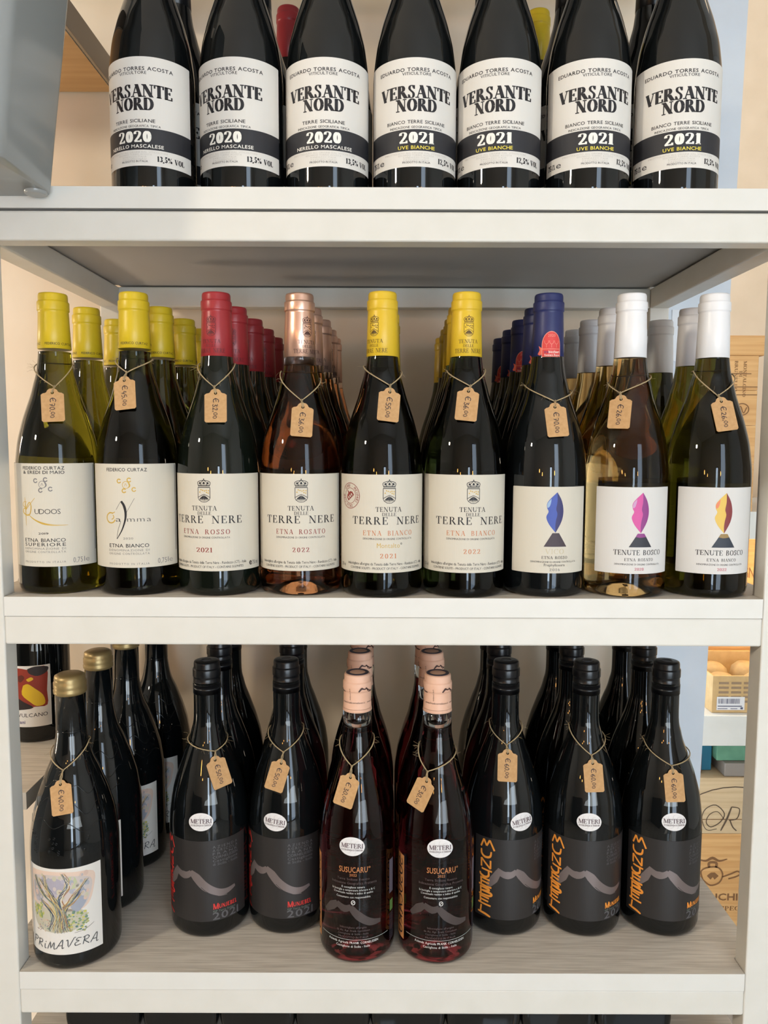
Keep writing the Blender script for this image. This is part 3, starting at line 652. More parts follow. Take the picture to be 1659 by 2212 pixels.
def label_susucaru():
    d = Decal(); OR = mat('copper brown ink', (196, 124, 74), .5); GR = mat('dim grey print', (92, 74, 74), .5); WH = mat('soft white print', (205, 200, 196), .5); MT = mat('smoke grey mountain print', (72, 62, 60), .4)
    d.text('SUSUCARU', -15, 15.1, 100, 5.8, OR, 'sans', .008); d.ring(17, 105, .8, .8, .4, OR); d.text('2022', -3.8, 3.8, 96, 2.6, OR, 'sans')
    d.text('Terre Siciliane Rosato', -17, 17, 91.6, 2.4, GR, 'sans'); d.text('Indicazione Geografica Protetta', -23.5, 25, 87.2, 2.6, GR, 'sans')
    for t, w, v in (('E consigliato tenere', 12, 83.2), ('la bottiglia a temperatura inferiore a 16 C', 23, 80.0), ("L'eventuale residuo e indice di qualita", 21, 76.8), ('Consumare con responsabilita', 18, 72.4)):
        d.text(t, -w, w, v, 2.1, WH, 'sans', .004)
    d.ring(0, 67.6, 1.8, 2.2, .8, WH); d.ribbon([(-1.2, 66.6), (1.2, 68.8)], .6, WH, 1, False)
    d.ribbon([(-33, 52), (-24, 60), (-17, 65)], (4, 9, 6), MT); d.ribbon([(-18, 65), (-9, 60.5), (-2, 63.5)], (6, 8, 5), MT); d.ribbon([(-3, 63), (6, 53), (18, 45.5), (30, 44)], (6, 9, 8, 4), MT)
    for t, w, v in (("Imbottigliato all'origine", 14, 39.5), ('da Az. Agr. Frank Cornelissen', 17.5, 36), ('Castiglione di Sicilia - Italia', 16, 32.6), ('PRODOTTO IN ITALIA', 16, 28.8)): d.text(t, -w, w, v, 2.1, GR, 'sans')
    d.rect(-40, 27.0, 41, 27.35, WH)
    d.text('Azienda Agricola FRANK CORNELISSEN', -28, 27, 22.8, 2.4, WH, 'sans', .012); d.text('Castiglione di Sicilia - Italia', -18.4, 17.6, 18.8, 2.3, WH, 'sans', .008)
    return d
def strip_susucaru():
    d = Decal(); OR = mat('copper orange strip paper', (206, 142, 88), .5)
    d.rect(-61, 16, -44.6, 108, OR, 0)
    f = lambda a, b: (-47.5 - b * 1.0, 104 - a)
    d.text('SUSUCARU', 0, 84, 0, 9.5, INK, 'hand', .11, 2, fn=f)
    return d
def back_susucaru():
    d = Decal()
    d.rect(44, 66, 52, 103, mat('grey back print', (96, 92, 104), .5), 0); d.rect(45, 46, 52, 58, mat('green back print', (92, 128, 66), .5), 0)
    for k in range(14): d.ribbon([(44, 14 + k * 2.2), (53, 16 + k * 2.2)], .5, mat('grey back print', (96, 92, 104), .5), 1, False)
    return d
def cap_susucaru():
    d = Decal(); BR = mat('dark brown print', (70, 48, 44), .6)
    for o in (-24, 12):
        d.ribbon([(o - 9, 281.2), (o - 6, 284.4), (o - 4.4, 284.8)], (1.2, 2.2, 1.2), BR, 2); d.ribbon([(o - 5, 284.4), (o - 2, 283.6), (o, 285)], (1.6, 1.2), BR, 2); d.ribbon([(o - .5, 284.8), (o + 4, 281), (o + 10, 280.2)], (1.2, 2.4, 1.2), BR, 2)
        f = lambda a, b, o=o: (o + 18 - b, 284 - a)
        d.text('Frank Cornelissen', 0, 12, 0, 1.4, BR, 'sans', 0, 2, fn=f)
    for k in range(3): d.text('www.frankcornelissen.it', -47 + 30 * k, -20 + 30 * k, 268.6, 2.0, BR, 'sans', 0, 2)
    return d

def label_primavera():
    """white label with a pastel tree and a hand-written title"""
    d = Decal(); rnd = random.Random(3)
    d.poly([(-40, 17.4), (42, 17.4), (42, 109), (-40, 109)], PAPER, 0)
    def wash(rgb, pts, lay):
        d.poly(smooth_line(pts + [pts[0]], 4)[:-1], mat('wash %d %d %d' % rgb, rgb, .65), lay)
    wash((222, 196, 178), [(-35, 104), (-10, 106), (12, 105), (34, 101), (34, 84), (28, 68), (14, 62), (-10, 64), (-34, 70)], 1)
    wash((202, 190, 184), [(-33, 98), (-12, 102), (10, 101), (31, 95), (30, 78), (20, 64), (-8, 66), (-31, 74)], 2)
    wash((170, 164, 176), [(-14, 97), (-2, 99), (6, 92), (2, 82), (-8, 84), (-13, 90)], 3)
    wash((158, 162, 174), [(14, 78), (26, 88), (27, 74), (18, 62), (11, 68)], 3)
    wash((164, 160, 162), [(-31, 96), (-26, 98), (-17, 80), (-24, 72), (-31, 82)], 3)
    wash((188, 192, 154), [(10, 100), (16, 99), (18, 90), (12, 86), (9, 93)], 3)
    wash((192, 186, 166), [(-32, 70), (-12, 66), (12, 66), (26, 60), (24, 48), (8, 42), (-20, 42), (-32, 52)], 2)
    greens = [(150, 166, 104), (120, 146, 96), (204, 196, 96), (112, 142, 122), (176, 176, 116), (96, 124, 120)]
    W_ = lambda cc: mat('wash %d %d %d' % cc, cc, .65)
    for i in range(90):
        x = rnd.uniform(3, 28); y = rnd.uniform(43, 64) - abs(x - 14) * .25; q = rnd.uniform(.7, 1.7)
        d.disc(x, y, q, q * rnd.uniform(.5, .9), W_(greens[i % 6]), 4, 7)
    for i in range(44):
        x = rnd.uniform(-32, -17); y = rnd.uniform(54, 71); cc = [(206, 198, 84), (150, 166, 104), (188, 184, 96), (120, 146, 96)][i % 4]; q = rnd.uniform(.6, 1.5)
        d.disc(x, y, q * .7, q * 1.4, W_(cc), 4, 7)
    for i in range(50):
        x = rnd.uniform(-28, -6); y = rnd.uniform(41, 54); cc = [(206, 182, 158), (160, 150, 160), (214, 202, 170), (180, 150, 132), (128, 148, 134)][i % 5]; q = rnd.uniform(.6, 1.5)
        d.disc(x, y, q, q * .7, W_(cc), 4, 7)
    for i in range(60):
        x = rnd.uniform(-32, 28); y = rnd.uniform(72, 102); cc = [(212, 184, 168), (178, 172, 182), (200, 188, 182), (168, 170, 178), (196, 190, 166)][i % 5]; q = rnd.uniform(1.0, 2.6)
        d.disc(x, y, q, q * 1.2, W_(cc), 4, 9)
    branches = [[(-4, 41), (-2, 52), (-1, 62), (-6, 72), (-16, 80), (-23, 88), (-29, 98)], [(-1, 41), (1, 54), (0, 66), (-6, 78), (-13, 88), (-16, 101)], [(3, 41), (2, 56), (2, 68), (1, 78), (8, 88), (8, 96), (4, 104)],
                [(6, 42), (4, 56), (4, 66), (10, 74), (18, 84), (27, 95)], [(-10, 43), (-5, 56), (-10, 66), (-20, 75)], [(1, 43), (3, 62), (-4, 74), (-11, 84), (-21, 96)], [(9, 42), (5, 54), (3, 66), (12, 72), (22, 82)]]
    pal = [(206, 190, 138), (176, 150, 94), (104, 116, 122), (78, 86, 108), (200, 180, 118), (160, 112, 80), (222, 212, 182), (62, 66, 76), (130, 144, 120)]
    for bi, bb in enumerate(branches):
        base = smooth_line(bb, 3); nb_ = len(base)
        for k in range(8):
            cc = pal[(k * 4 + bi * 2) % 9]
            pts = [(x + (k - 3.5) * (1.15 - .75 * i / nb_) + .75 * math.sin(i * 1.35 + k * 1.7), y + .6 * math.cos(i * 1.1 + k)) for i, (x, y) in enumerate(base)]
            d.ribbon(pts, (.3, .95), W_(cc), 5 + k % 3)
    d.text('PRIMAVERA', -36, 37, 24.5, 8.4, mat('graphite ink', (52, 56, 60), .6), 'hand', .075, 6, fn=lambda a, b: (a + (b - 24.5) * .22, b + 1.6 * math.sin(a * .09) - .0))
    d.ribbon([(14, 40), (24, 41.5), (33, 46)], .35, GREY_INK, 6)
    return d
def label_vulcano():
    d = Decal(); paper_label(d, -30, 22, 30, 104, PAPER)
    pr = lambda n, c: mat(n, c, .5)
    d.poly(smooth_line([(-26, 98), (-10, 101), (4, 99), (12, 102), (26, 100), (25, 70), (25, 50), (10, 49), (-8, 46), (-26, 44), (-26, 98)], 3)[:-1], pr('brick red paint', (146, 52, 36)), 1)
    d.poly(smooth_line([(2, 100), (12, 103), (27, 101), (25, 94), (14, 90), (4, 94), (2, 100)], 3)[:-1], pr('soot black paint', (44, 36, 36)), 2)
    d.poly(smooth_line([(-4, 78), (2, 80), (10, 74), (20, 64), (22, 52), (12, 50), (4, 56), (-6, 66), (-4, 78)], 3)[:-1], pr('bright yellow paint', (222, 182, 38)), 2)
    d.poly(smooth_line([(-26, 62), (-16, 63), (-4, 56), (8, 48), (-10, 45), (-26, 43), (-26, 62)], 3)[:-1], pr('soot black paint', (44, 36, 36)), 3)
    d.poly(smooth_line([(0, 86), (6, 89), (9, 86), (3, 83), (0, 86)], 3)[:-1], pr('bright yellow paint', (222, 182, 38)), 2)
    d.poly(smooth_line([(-14, 88), (-6, 92), (-2, 88), (-8, 82), (-14, 88)], 3)[:-1], pr('umber paint', (96, 40, 30)), 2)
    d.text('VULCANO', -13, 25, 35.4, 5, INK, 'sans'); d.text('graziani', -24, -3, 26.6, 4.2, mat('violet ink', (60, 50, 100), .5), 'sans', .02)
    return d
# ------------------------------------------------------------------ the room
def st_box(name, lo, hi, m, **k):
    b = MB(); b.box(lo, hi, m, **k); return structure(b.build(name))
ZF, ZC = -1.02, 1.62
st_box('floor', (-2.3, -2.7, ZF - .05), (2.3, 1.3, ZF), FLOOR)
st_box('ceiling', (-2.3, -2.7, ZC), (2.3, 1.3, ZC + .05), CEIL)
st_box('wall_left', (-2.3, -2.7, ZF), (-2.2, .52, ZC), ROOM)
st_box('wall_right', (2.2, -2.7, ZF), (2.3, 1.3, ZC), ROOM)
b = MB(); b.prism([(-2.2, ZF), (.42, ZF), (.42, ZC), (-2.2, ZC)], .46, .52, WALL_WARM); structure(b.build('wall_back'))
b = MB(); b.prism([(.405, ZF), (.4945, ZF), (.545, ZC), (.405, ZC)], .445, .53, PANEL_DAYLIT)
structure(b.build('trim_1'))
st_box('wall_alcove', (.3, 1.15, ZF), (2.2, 1.2, ZC), WALL_ALCOVE)
# wall behind the camera with a shop window and a tall glazed door
b = MB()
for lo, hi in (((-2.2, ZF), (.22, ZC)), ((.22, .52), (.52, ZC)), ((.52, ZF), (.82, ZC)), ((.82, 1.15), (1.48, ZC)), ((1.48, ZF), (2.2, ZC))):
    b.box((lo[0], -2.7, lo[1]), (hi[0], -2.6, hi[1]), ROOM)
structure(b.build('wall_front'))
def glazing(name, x0, x1, z0, z1, bars):
    f = MB(); t = .03
    f.box((x0, -2.68, z0), (x0 + t, -2.62, z1), ROOM_DARK); f.box((x1 - t, -2.68, z0), (x1, -2.62, z1), ROOM_DARK)
    f.box((x0 + t, -2.68, z0), (x1 - t, -2.62, z0 + t), ROOM_DARK); f.box((x0 + t, -2.68, z1 - t), (x1 - t, -2.62, z1), ROOM_DARK)
    for xb in bars: f.box((xb - .012, -2.67, z0 + t), (xb + .012, -2.63, z1 - t), ROOM_DARK)
    return structure(f.build(name))
glazing('door_1', .22, .52, ZF, .52, ()); glazing('door_2', .82, 1.48, ZF, 1.15, ())
# hedge outside, seen only as a green glint in the glass
b = MB(); b.box((-.6, -4.2, ZF), (.42, -3.8, .15), noise_mat('hedge leaves', (60, 110, 60), (110, 160, 90), 12, .8)); o = b.build('garden_hedge'); o['kind'] = 'stuff'; o['label'] = 'green hedge outside the shop door'; o['category'] = 'hedge'
# dark counter along the opposite side of the shop
b = MB(); b.bevel_box((-1.9, -2.45, ZF), (-.55, -1.95, -.08), ROOM_DARK, .006)
ct = b.build('shop_counter'); tag(ct, 'dark wooden shop counter opposite the rack, mirrored in the bottles', 'counter')
# warm pendant bulbs over the counter and one white ceiling lamp
BULB = mat('warm bulb glow', (255, 190, 110), .4, emit=(255, 176, 88), power=120)
LAMPW = mat('white lamp glow', (255, 250, 240), .4, emit=(255, 246, 232), power=22)
for i, (x, y, z) in enumerate(((-.72, -1.7, .30), (-.52, -1.95, .24), (.72, -2.1, .28))):
    r = empty('pendant_lamp', (x, y, z)); tag(r, ('bare warm pendant bulb hanging over the dark counter', 'second bare warm pendant bulb, hanging beyond the first', 'bare warm pendant bulb hanging beside the glazed shop door')[i], 'lamp', 'pendant bulbs')
    c = MB(); c.lathe([(.001, -.05), (.018, -.046), (.028, -.03), (.03, -.012), (.022, .012), (.012, .03)], BULB, 24); c.build('bulb', r)
    c = MB(); c.lathe([(.014, .03), (.016, .034), (.016, .07), (.004, .08)], ROOM_DARK, 20); c.build('socket', r)
    c = MB(); c.tube([(0, 0, .08), (0, 0, ZC - z)], .002, ROOM_DARK); c.build('cord', r)
r = empty('globe_lamp', (-1.75, -1.30, .86)); tag(r, 'white globe pendant lamp hanging at the side of the shop', 'lamp')
c = MB(); c.lathe([(.002, -.062), (.03, -.056), (.052, -.034), (.062, 0), (.052, .034), (.03, .056), (.014, .062)], LAMPW, 32); c.build('globe', r)
c = MB(); c.lathe([(.014, .060), (.016, .066), (.016, .085), (.003, .092)], ROOM_DARK, 20); c.build('socket', r)
c = MB(); c.tube([(0, 0, .09), (0, 0, ZC - .86)], .002, ROOM_DARK); c.build('cord', r)
area_light('globe_lamp_glow', (-1.68, -1.24, .86), (0, .1, .1), .13, .13, 20, (1.0, .88, .70))

# added warm fill lamps, out of view, brightening the shelf interiors from the side
for i, (x, y, z) in enumerate(((-1.55, .30, .30), (-1.55, .20, -.45))):
    r = empty('fill_lamp', (x - .02, y, z)); tag(r, ('added warm fill lamp on a stem beside the neighbouring rack, upper of the two', 'added warm fill lamp on a stem beside the neighbouring rack, lower of the two')[i], 'lamp', 'added fill lamps')
    k = MB(); k.bevel_box((-.012, -.09, -.12), (0, .09, .12), WHITE_PAINT, .003); k.build('housing', r)
    k = MB(); k.box((0, -.08, -.11), (.003, .08, .11), mat('warm diffuser', (255, 214, 160), .4, emit=(255, 206, 140), power=2)); k.build('diffuser', r)
    k = MB(); k.tube([(-.006, 0, -.12), (-.006, 0, ZF - z)], .008, WHITE_PAINT, 10); k.build('stem', r)
    area_light('fill_lamp_glow', (x, y, z), (-.2, .30, z + (.05 if i == 0 else -.02)), .16, .22, 5.5 if i == 0 else 11, (1.0, .84, .64))

# ------------------------------------------------------------------ the white steel rack
XI, XO = .371, .3975; YB = .356; TD = .0239
rack = empty('display_rack', (0, 0, ZF)); tag(rack, 'cream white steel frame rack with shelf boards full of wine bottles', 'rack')
def rk(b, name): return b.build(name, rack, (0, 0, -ZF))
for sx in (-1, 1):
    for y0, zt in ((0, 1.2), (YB, .3658)):
        b = MB(); x = sorted((sx * XI, sx * XO)); b.bevel_box((x[0], y0, ZF), (x[1], y0 + TD, zt), WHITE_PAINT, .0016); rk(b, 'post')
levels = ((.3385, .3658), (-.0476, -.0191), (-.4343, -.4068), (-.5505, -.5232), (.762, .790))
for z0, z1 in levels:
    b = MB(); b.bevel_box((-XI - .0002, .0004, z0), (XI + .0002, TD, z1), WHITE_PAINT, .0022); rk(b, 'front_rail')
    b = MB(); b.bevel_box((-XI, YB, z0), (XI, YB + TD, z1), WHITE_PAINT, .0022); rk(b, 'back_rail')
    for sx in (-1, 1):
        x = sorted((sx * XI, sx * XO)); b = MB(); b.bevel_box((x[0], TD, z0), (x[1], YB, z1), WHITE_PAINT, .0022); rk(b, 'side_rail')
def board(z0, z1, full=False, y1=.43):
    b = MB()
    if full: b.box((-.62, 0, z0), (.62, .44, z1), EDGE_BAND, top=BOARD_TOP, under=BOARD_UNDER)
    else:
        x = XI - .0008
        b.box((-x, -.0006, z0), (x, TD + .0006, z1), EDGE_BAND, top=BOARD_TOP, under=BOARD_UNDER)
        b.box((-XO, TD + .0006, z0), (XO, YB - .0006, z1), EDGE_BAND, top=BOARD_TOP, under=BOARD_UNDER)
        b.box((-x, YB - .0006, z0), (x, y1, z1), EDGE_BAND, top=BOARD_TOP, under=BOARD_UNDER)
    return rk(b, 'shelf_board')
board(-.0190, 0.0); board(-.4067, -.3882); board(-.5230, -.5047); board(.7902, .809)
# the top board shown is wider than the frame and lies a hair above the rail
b = MB(); x = XI - .0008
b.box((-x, -.0006, .3676), (x, TD + .0006, .3872), EDGE_BAND, top=BOARD_TOP, under=BOARD_UNDER)
b.box((-XO, TD + .0006, .3676), (XO, YB - .0006, .3872), EDGE_BAND, top=BOARD_TOP, under=BOARD_UNDER)
b.box((-x, YB - .0006, .3676), (x, .43, .3872), EDGE_BAND, top=BOARD_TOP, under=BOARD_UNDER)
rk(b, 'shelf_board')
# chromed screw and wall plate on the pale pillar beside the rack
b = MB(); b.lathe([(.0055, 0), (.0055, .003), (.004, .0055), (.001, .006)], mat('chrome', (200, 200, 205), .12, 1.0), 20)
o = b.build('wall_screw', None, (.4595, .4449, .380), (PI / 2, 0, 0)); tag(o, 'small chrome screw head in the pale pillar behind the rack', 'screw')
b = MB(); b.bevel_box((.434, .4435, .275), (.452, .4449, .352), mat('white plate', (226, 228, 232), .5), .0006)
o = b.build('wall_plate'); tag(o, 'flat white plate on the pale pillar beside the white-capped bottles', 'plate')

# ------------------------------------------------------------------ bottle models
YELLOW = noise_mat('yellow capsule', (206, 176, 30), (214, 184, 40), 40, .36, .02)
YELLOW2 = noise_mat('deep yellow capsule', (218, 180, 44), (225, 188, 52), 40, .36, .02)
CRIMSON = mat('crimson capsule', (158, 46, 50), .34)
COPPER = mat('copper foil capsule', (236, 190, 166), .30, .8)
NAVY = mat('navy capsule', (40, 46, 92), .42)
WHITECAP = mat('white capsule', (236, 234, 234), .34)
BLACKCAP = mat('black capsule', (16, 17, 20), .28)
SALMON = noise_mat('pale salmon capsule', (226, 178, 150), (236, 190, 164), 40, .5)
BRASS = mat('dull brass crown', (158, 136, 92), .38, .6)
PROTO = {}
def model(kind, R, gm, label=None, cap=None, capz=.235, decal=None, neck=.0155, top=.240):
    """a bottle of one kind: root at its base with body, capsule and label as parts"""
    root = empty('wine_bottle')
    link('glass_body', body_mesh('glass_body', R, gm, neck, top), root)
    prof = capsule_prof(capz, neck + .0004)
    if cap is not None:
        link('capsule', capsule_obj(prof, cap, decal), root)
    if label is not None:
        rf = RF([(R, 0), (R, .2)], R)
        link('front_label', label.wrap('front_label', rf, .00006 if kind == 'primavera' else .00010), root)
    PROTO[kind] = root
    return root
model('versante20', .0412, GLASS_DARK, label_versante(True), BLACKCAP)
model('versante21', .0412, GLASS_DARK, label_versante(False), BLACKCAP)
model('kudos', .0411, GLASS_OLIVE, label_curtaz(True), YELLOW, .2428, cap_curtaz(-2.8), .0157)
model('gamma', .0411, GLASS_GREEN, label_curtaz(False), YELLOW, .2428, cap_curtaz(-10), .0157)
model('rosso', .0411, GLASS_RED, label_terre('rosso'), CRIMSON, .235, cap_terre(mat('dark crimson print', (90, 28, 34), .5)))
model('rosato', .0411, GLASS_ORANGE, label_terre('rosato'), COPPER, .235, cap_terre(mat('brown print', (84, 52, 46), .5)), top=.2275)
b = MB(); b.lathe([(.0166, .2277), (.0157, .235), (.0154, .243)], GLASS_CLEAR, 64); b.build('clear_neck', PROTO['rosato'])
model('montalto', .0411, GLASS_GREEN, label_terre('montalto'), YELLOW2, .235, cap_terre(mat('olive brown print', (92, 68, 18), .5)))
model('bianco', .0411, GLASS_GREEN, label_terre('bianco'), YELLOW2, .235, cap_terre(mat('olive brown print', (92, 68, 18), .5)))
model('vico', .0409, GLASS_DARK, label_volcano('vico'), NAVY, .2362)
link('neck_seal', neck_award(RF(capsule_prof(.2362), .0153)), [x for x in PROTO['vico'].children if x.name.startswith('capsule')][0])
model('bosco_rose', .0409, GLASS_AMBER, label_volcano('rosato'), WHITECAP, .235)
model('bosco_white', .0409, GLASS_LEAF, label_volcano('bianco'), WHITECAP, .235)
def ringed_top(root, m, mm):
    b = MB(); b.lathe([(.0048, .2981), (.0050, .2986), (.0060, .2986), (.0062, .2981)], mm, 32, False, False); b.build('cork_ring', [x for x in root.children if x.name.startswith('capsule')][0])
GREYRING = mat('grey wax ring', (84, 84, 88), .5)
for kind, red in (('munjebel_red', True), ('munjebel_orange', False)):
    model(kind, .0435, GLASS_DARK, label_munjebel(red), BLACKCAP, .272, None, .0148, top=.275); ringed_top(PROTO[kind], BLACKCAP, GREYRING)
root = model('susucaru', .0404, GLASS_CHERRY, label_susucaru(), None, .259, None, .0152)
bpy.data.objects.remove([c for c in root.children if c.name.startswith('glass_body')][0])
P = bottle_prof(.0404, .0152, .2432)
b = MB(); b.lathe(P, GLASS_CHERRY, 72); b.build('glass_body', root)
b = MB(); b.lathe([(.0153, .2432), (.0152, .25), (.0150, .262)], GLASS_CLEAR, 72); b.build('clear_neck', root)
prof = capsule_prof(.2585, .0155, .985)
c = link('capsule', capsule_obj(prof, SALMON, cap_susucaru()), root)
link('back_label', back_susucaru().wrap('back_label', RF([(.0404, 0), (.0404, .2)], .0404)), root)
link('side_strip', strip_susucaru().wrap('side_strip', RF([(.0404, 0), (.0404, .2)], .0404)), root)
b = MB(); b.lathe([(.0085, .29805), (.0085, .2985), (.0118, .2985), (.0120, .29805)], mat('slate ring print', (70, 62, 72), .5), 32, False, False); b.build('cork_ring', c)
root = model('primavera', .0445, GLASS_DARK, label_primavera(), None, .27, None, .0153)
b = MB(); b.lathe([(.0153, .240), (.0152, .2775), (.0154, .2776)], GLASS_DARK, 48, False, False); b.build('neck_finish', root)
b = MB(); b.lathe([(.0150, .2768), (.0164, .2785), (.0166, .2815), (.0158, .2828), (.0163, .2845), (.0163, .2895), (.0154, .2910), (.0156, .2925), (.0150, .2962), (.0118, .2980), (.002, .2981)], BRASS, 48); b.build('crown_cap', root)
# raised foil-like relief band on the shoulder of this bottle
b = MB(); rnd = random.Random(5); rfp = RF(bottle_prof(.0445, .0153), .0445)
def on_glass(a, z, o=-.00022): r_ = rfp(z) + o; return (r_ * math.sin(a), -r_ * math.cos(a), z)
for z0, amp, ph in ((.186, .0040, 0), (.168, .0050, 1.3), (.150, .0035, 2.1)):      # trailing vine tendrils
    b.tube([on_glass(-1.2 + .05 * k, z0 + amp * math.sin(k * .42 + ph) + .004 * math.sin(k * .11)) for k in range(49)], .0005, GLASS_DARK, 5)
for i in range(26):                                                               # clusters of raised berries
    a = rnd.choice((-.75, -.05, .55)) + rnd.uniform(-.17, .17); z = .131 + rnd.uniform(-.008, .012)
    b.tube([on_glass(a + .026 * math.cos(q), z + .0011 * math.sin(q)) for q in (0, 1.05, 2.1, 3.14, 4.2, 5.25)], .00055, GLASS_DARK, 5, True)
b.build('embossing', root)
model('plain_dark', .0412, GLASS_DARK, None, BLACKCAP)
model('plain_red_cap', .0412, GLASS_DARK, None, CRIMSON)
model('plain_yellow_cap', .0412, GLASS_DARK, None, YELLOW)
model('vulcano', .0412, GLASS_DARK, label_vulcano(), BLACKCAP)
USED = set()
def put(kind, x, y, z, u, label, group, sticker=None):
    r = PROTO[kind]
    if kind in USED: r = copy_tree(r)
    USED.add(kind)
    r.location = (x, y, z + .0004); r.rotation_euler = (0, 0, u / 1000 / .0411)
    tag(r, label, 'bottle', group)
    return r
ORD = ('front', 'second', 'third', 'fourth', 'fifth')
# --- top shelf
ZT = .3872
VX = (-.2317, -.1433, -.0577, .0293, .1140, .2024, .2908); VU = (-8.4, -11, -1.6, 0, -11, -2.2, -8)
VL = ('beside the grey holder at the shelf end', 'second from the grey holder', 'next to the bottles dated 2021')
VR = ('next to the bottles dated 2020', 'second from those dated 2020', 'second from the pale pillar', 'beside the pale pillar')
pos = iter(('first', 'second', 'third', 'fourth'))
for i in range(7):
    red = i < 3
    if red: lb = 'black wine bottle, white stencil label dated 2020, ' + VL[i]
    else: lb = 'black bottle, white stencil label dated 2021 with yellow line, ' + VR[i - 3]
    put('versante20' if red else 'versante21', VX[i], .062, ZT, VU[i], lb, 'stencil labelled bottles on the top shelf')
WHO = ('first', 'second', 'third', 'fourth', 'fifth', 'sixth', 'seventh')
for i in range(7):
    put('versante20' if i < 3 else 'versante21', VX[i] + (.002 if i < 3 else .0), .152, ZT, VU[i] + (3, -4, 6, -2, 5, 1, -3)[i],
        'dark bottle hidden behind the %s front bottle of the top shelf' % WHO[i], 'second row of the top shelf')
put('plain_red_cap', -.1205, .268, ZT, 0, 'red-capped dark bottle at the back of the top shelf', 'back of the top shelf')
put('plain_yellow_cap', .1907, .273, ZT, 0, 'yellow-capped dark bottle at the back of the top shelf', 'back of the top shelf')
# --- middle shelf: nine columns, front to back
G2 = 'bottles on the middle shelf'
COLS = (
 ('kudos', ((-0.3335, 0.0499), (-0.3317, 0.1331), (-0.327, 0.2161)), 0, 'olive bottle, yellow capsule, cream label with a looped gold initial'),
 ('gamma', ((-0.2508, 0.0449), (-0.2491, 0.1279), (-0.2445, 0.2109), (-0.2425, 0.2936)), 0, 'green bottle, yellow capsule, cream label with a black quill stroke'),
 ('rosso', ((-0.168, 0.044), (-0.1664, 0.1267), (-0.1618, 0.2092), (-0.1598, 0.2919), (-0.1588, 0.3746)), -6.9, 'red-capped dark bottle, crest label dated 2021 in red'),
 ('rosato', ((-0.0852, 0.0473), (-0.0838, 0.1304), (-0.0792, 0.213), (-0.0772, 0.2958), (-0.0762, 0.3785)), 4.2, 'copper-capped orange rose bottle with cream crest label'),
 ('montalto', ((-0.002, 0.0378), (0.001, 0.1204), (0.0036, 0.2031), (0.0049, 0.2858)), 6.7, 'yellow-capped green bottle, crest label with a round red seal'),
 ('bianco', ((0.0815, 0.039), (0.084, 0.1217), (0.0863, 0.2044), (0.0876, 0.2870), (0.0865, 0.3707)), 4.0, 'yellow-capped green bottle, crest label dated 2022 in copper'),
 ('vico', ((0.1639, 0.0436), (0.1689, 0.1265), (0.1687, 0.2091), (0.1699, 0.2917), (0.1695, 0.374)), 0, 'navy-capped dark bottle, red award seal, blue flame label'),
 ('bosco_rose', ((0.2462, 0.0417), (0.2511, 0.1245), (0.2509, 0.2075), (0.2522, 0.29)), 0, 'white-capped amber rose bottle with pink flame label'),
 ('bosco_white', ((0.3285, 0.0412), (0.3395, 0.124), (0.334, 0.2065), (0.34, 0.2895)), -2.0, 'white-capped green bottle with yellow and maroon flame label'),
)
FRONT = {}
for kind, ps, u, lb in COLS:
    for i, (x, y) in enumerate(ps):
        l = lb + ', price tag at its neck' if i == 0 else '%s, %s from the front' % (lb, ORD[i])
        if len(l.split()) > 16: l = l.replace(' from the front', ' in row')
        r = put(kind, x, y, 0.0, u + (0, 5, -7, 9, -4)[i], l, G2)
        if i == 0: FRONT[kind] = r
CAPTURN = {'rosso': -.03, 'rosato': .50, 'montalto': -.76, 'bianco': -.06}
for k, v in CAPTURN.items():
    for ch in FRONT[k].children:
        if ch.name.startswith('capsule'): ch.rotation_euler = (0, 0, v)
# --- lower shelf
ZL = -.3882; G3 = 'bottles on the lower shelf'
def sticker(root, a, v, R, tilt):
    rf0 = RF(bottle_prof(R), R); ref = rf0(v / 1000)
    rf = RF([(r, z) for r, z in bottle_prof(R)], ref)
    d = shift(sticker_meteri(tilt), a * ref * 1000, v)
    o = link('round_sticker', d.wrap('round_sticker', rf, .00016, 2.0, 2.0), root)
    o['label'] = 'white oval sticker on the shoulder'
    o.rotation_euler = (0, 0, -root.rotation_euler.z)
LOW = (
 ('primavera', ((-0.3274, 0.0447), (-0.3312, 0.1345), (-0.329, 0.2242), (-0.317, 0.313)), 0, 'dark brass-capped bottle, painted tree label', None),
 ('munjebel_red', ((-0.196, 0.0954), (-0.2011, 0.1845), (-0.206, 0.2735)), -4, 'black bottle, charcoal label in red lettering, beside the painted tree bottles', (0.012, 131.8, 0)),
 ('munjebel_red', ((-0.1085, 0.1014), (-0.113, 0.1905), (-0.118, 0.2795)), -11, 'black bottle, charcoal label in red lettering, beside the cherry rose bottles', (-0.201, 128.7, -0.1)),
 ('susucaru', ((-0.0272, 0.0515), (-0.0272, 0.1345), (-0.0268, 0.2175)), -3, 'cherry rose bottle, salmon capsule, nearer the red-lettered bottles', (-0.106, 127.4, -0.03)),
 ('susucaru', ((0.0573, 0.0502), (0.056, 0.134), (0.055, 0.2175)), 3, 'cherry rose bottle, salmon capsule, nearer the orange-lettered bottles', (0.036, 126.6, 0)),
 ('munjebel_orange', ((0.1372, 0.0999), (0.1429, 0.19), (0.146, 0.279)), 14, 'black bottle, charcoal label in orange lettering, beside the cherry rose bottles', (0.332, 130.1, 0.12)),
 ('munjebel_orange', ((0.2268, 0.0984), (0.232, 0.1885), (0.235, 0.2775)), 0, 'black bottle, charcoal label in orange lettering, between two of its kind', (-0.093, 131.6, 0)),
 ('munjebel_orange', ((0.3158, 0.0989), (0.3215, 0.189), (0.3245, 0.278)), 1, 'black bottle, charcoal label in orange lettering, beside the pale pillar', (-0.024, 132.0, 0)),
)
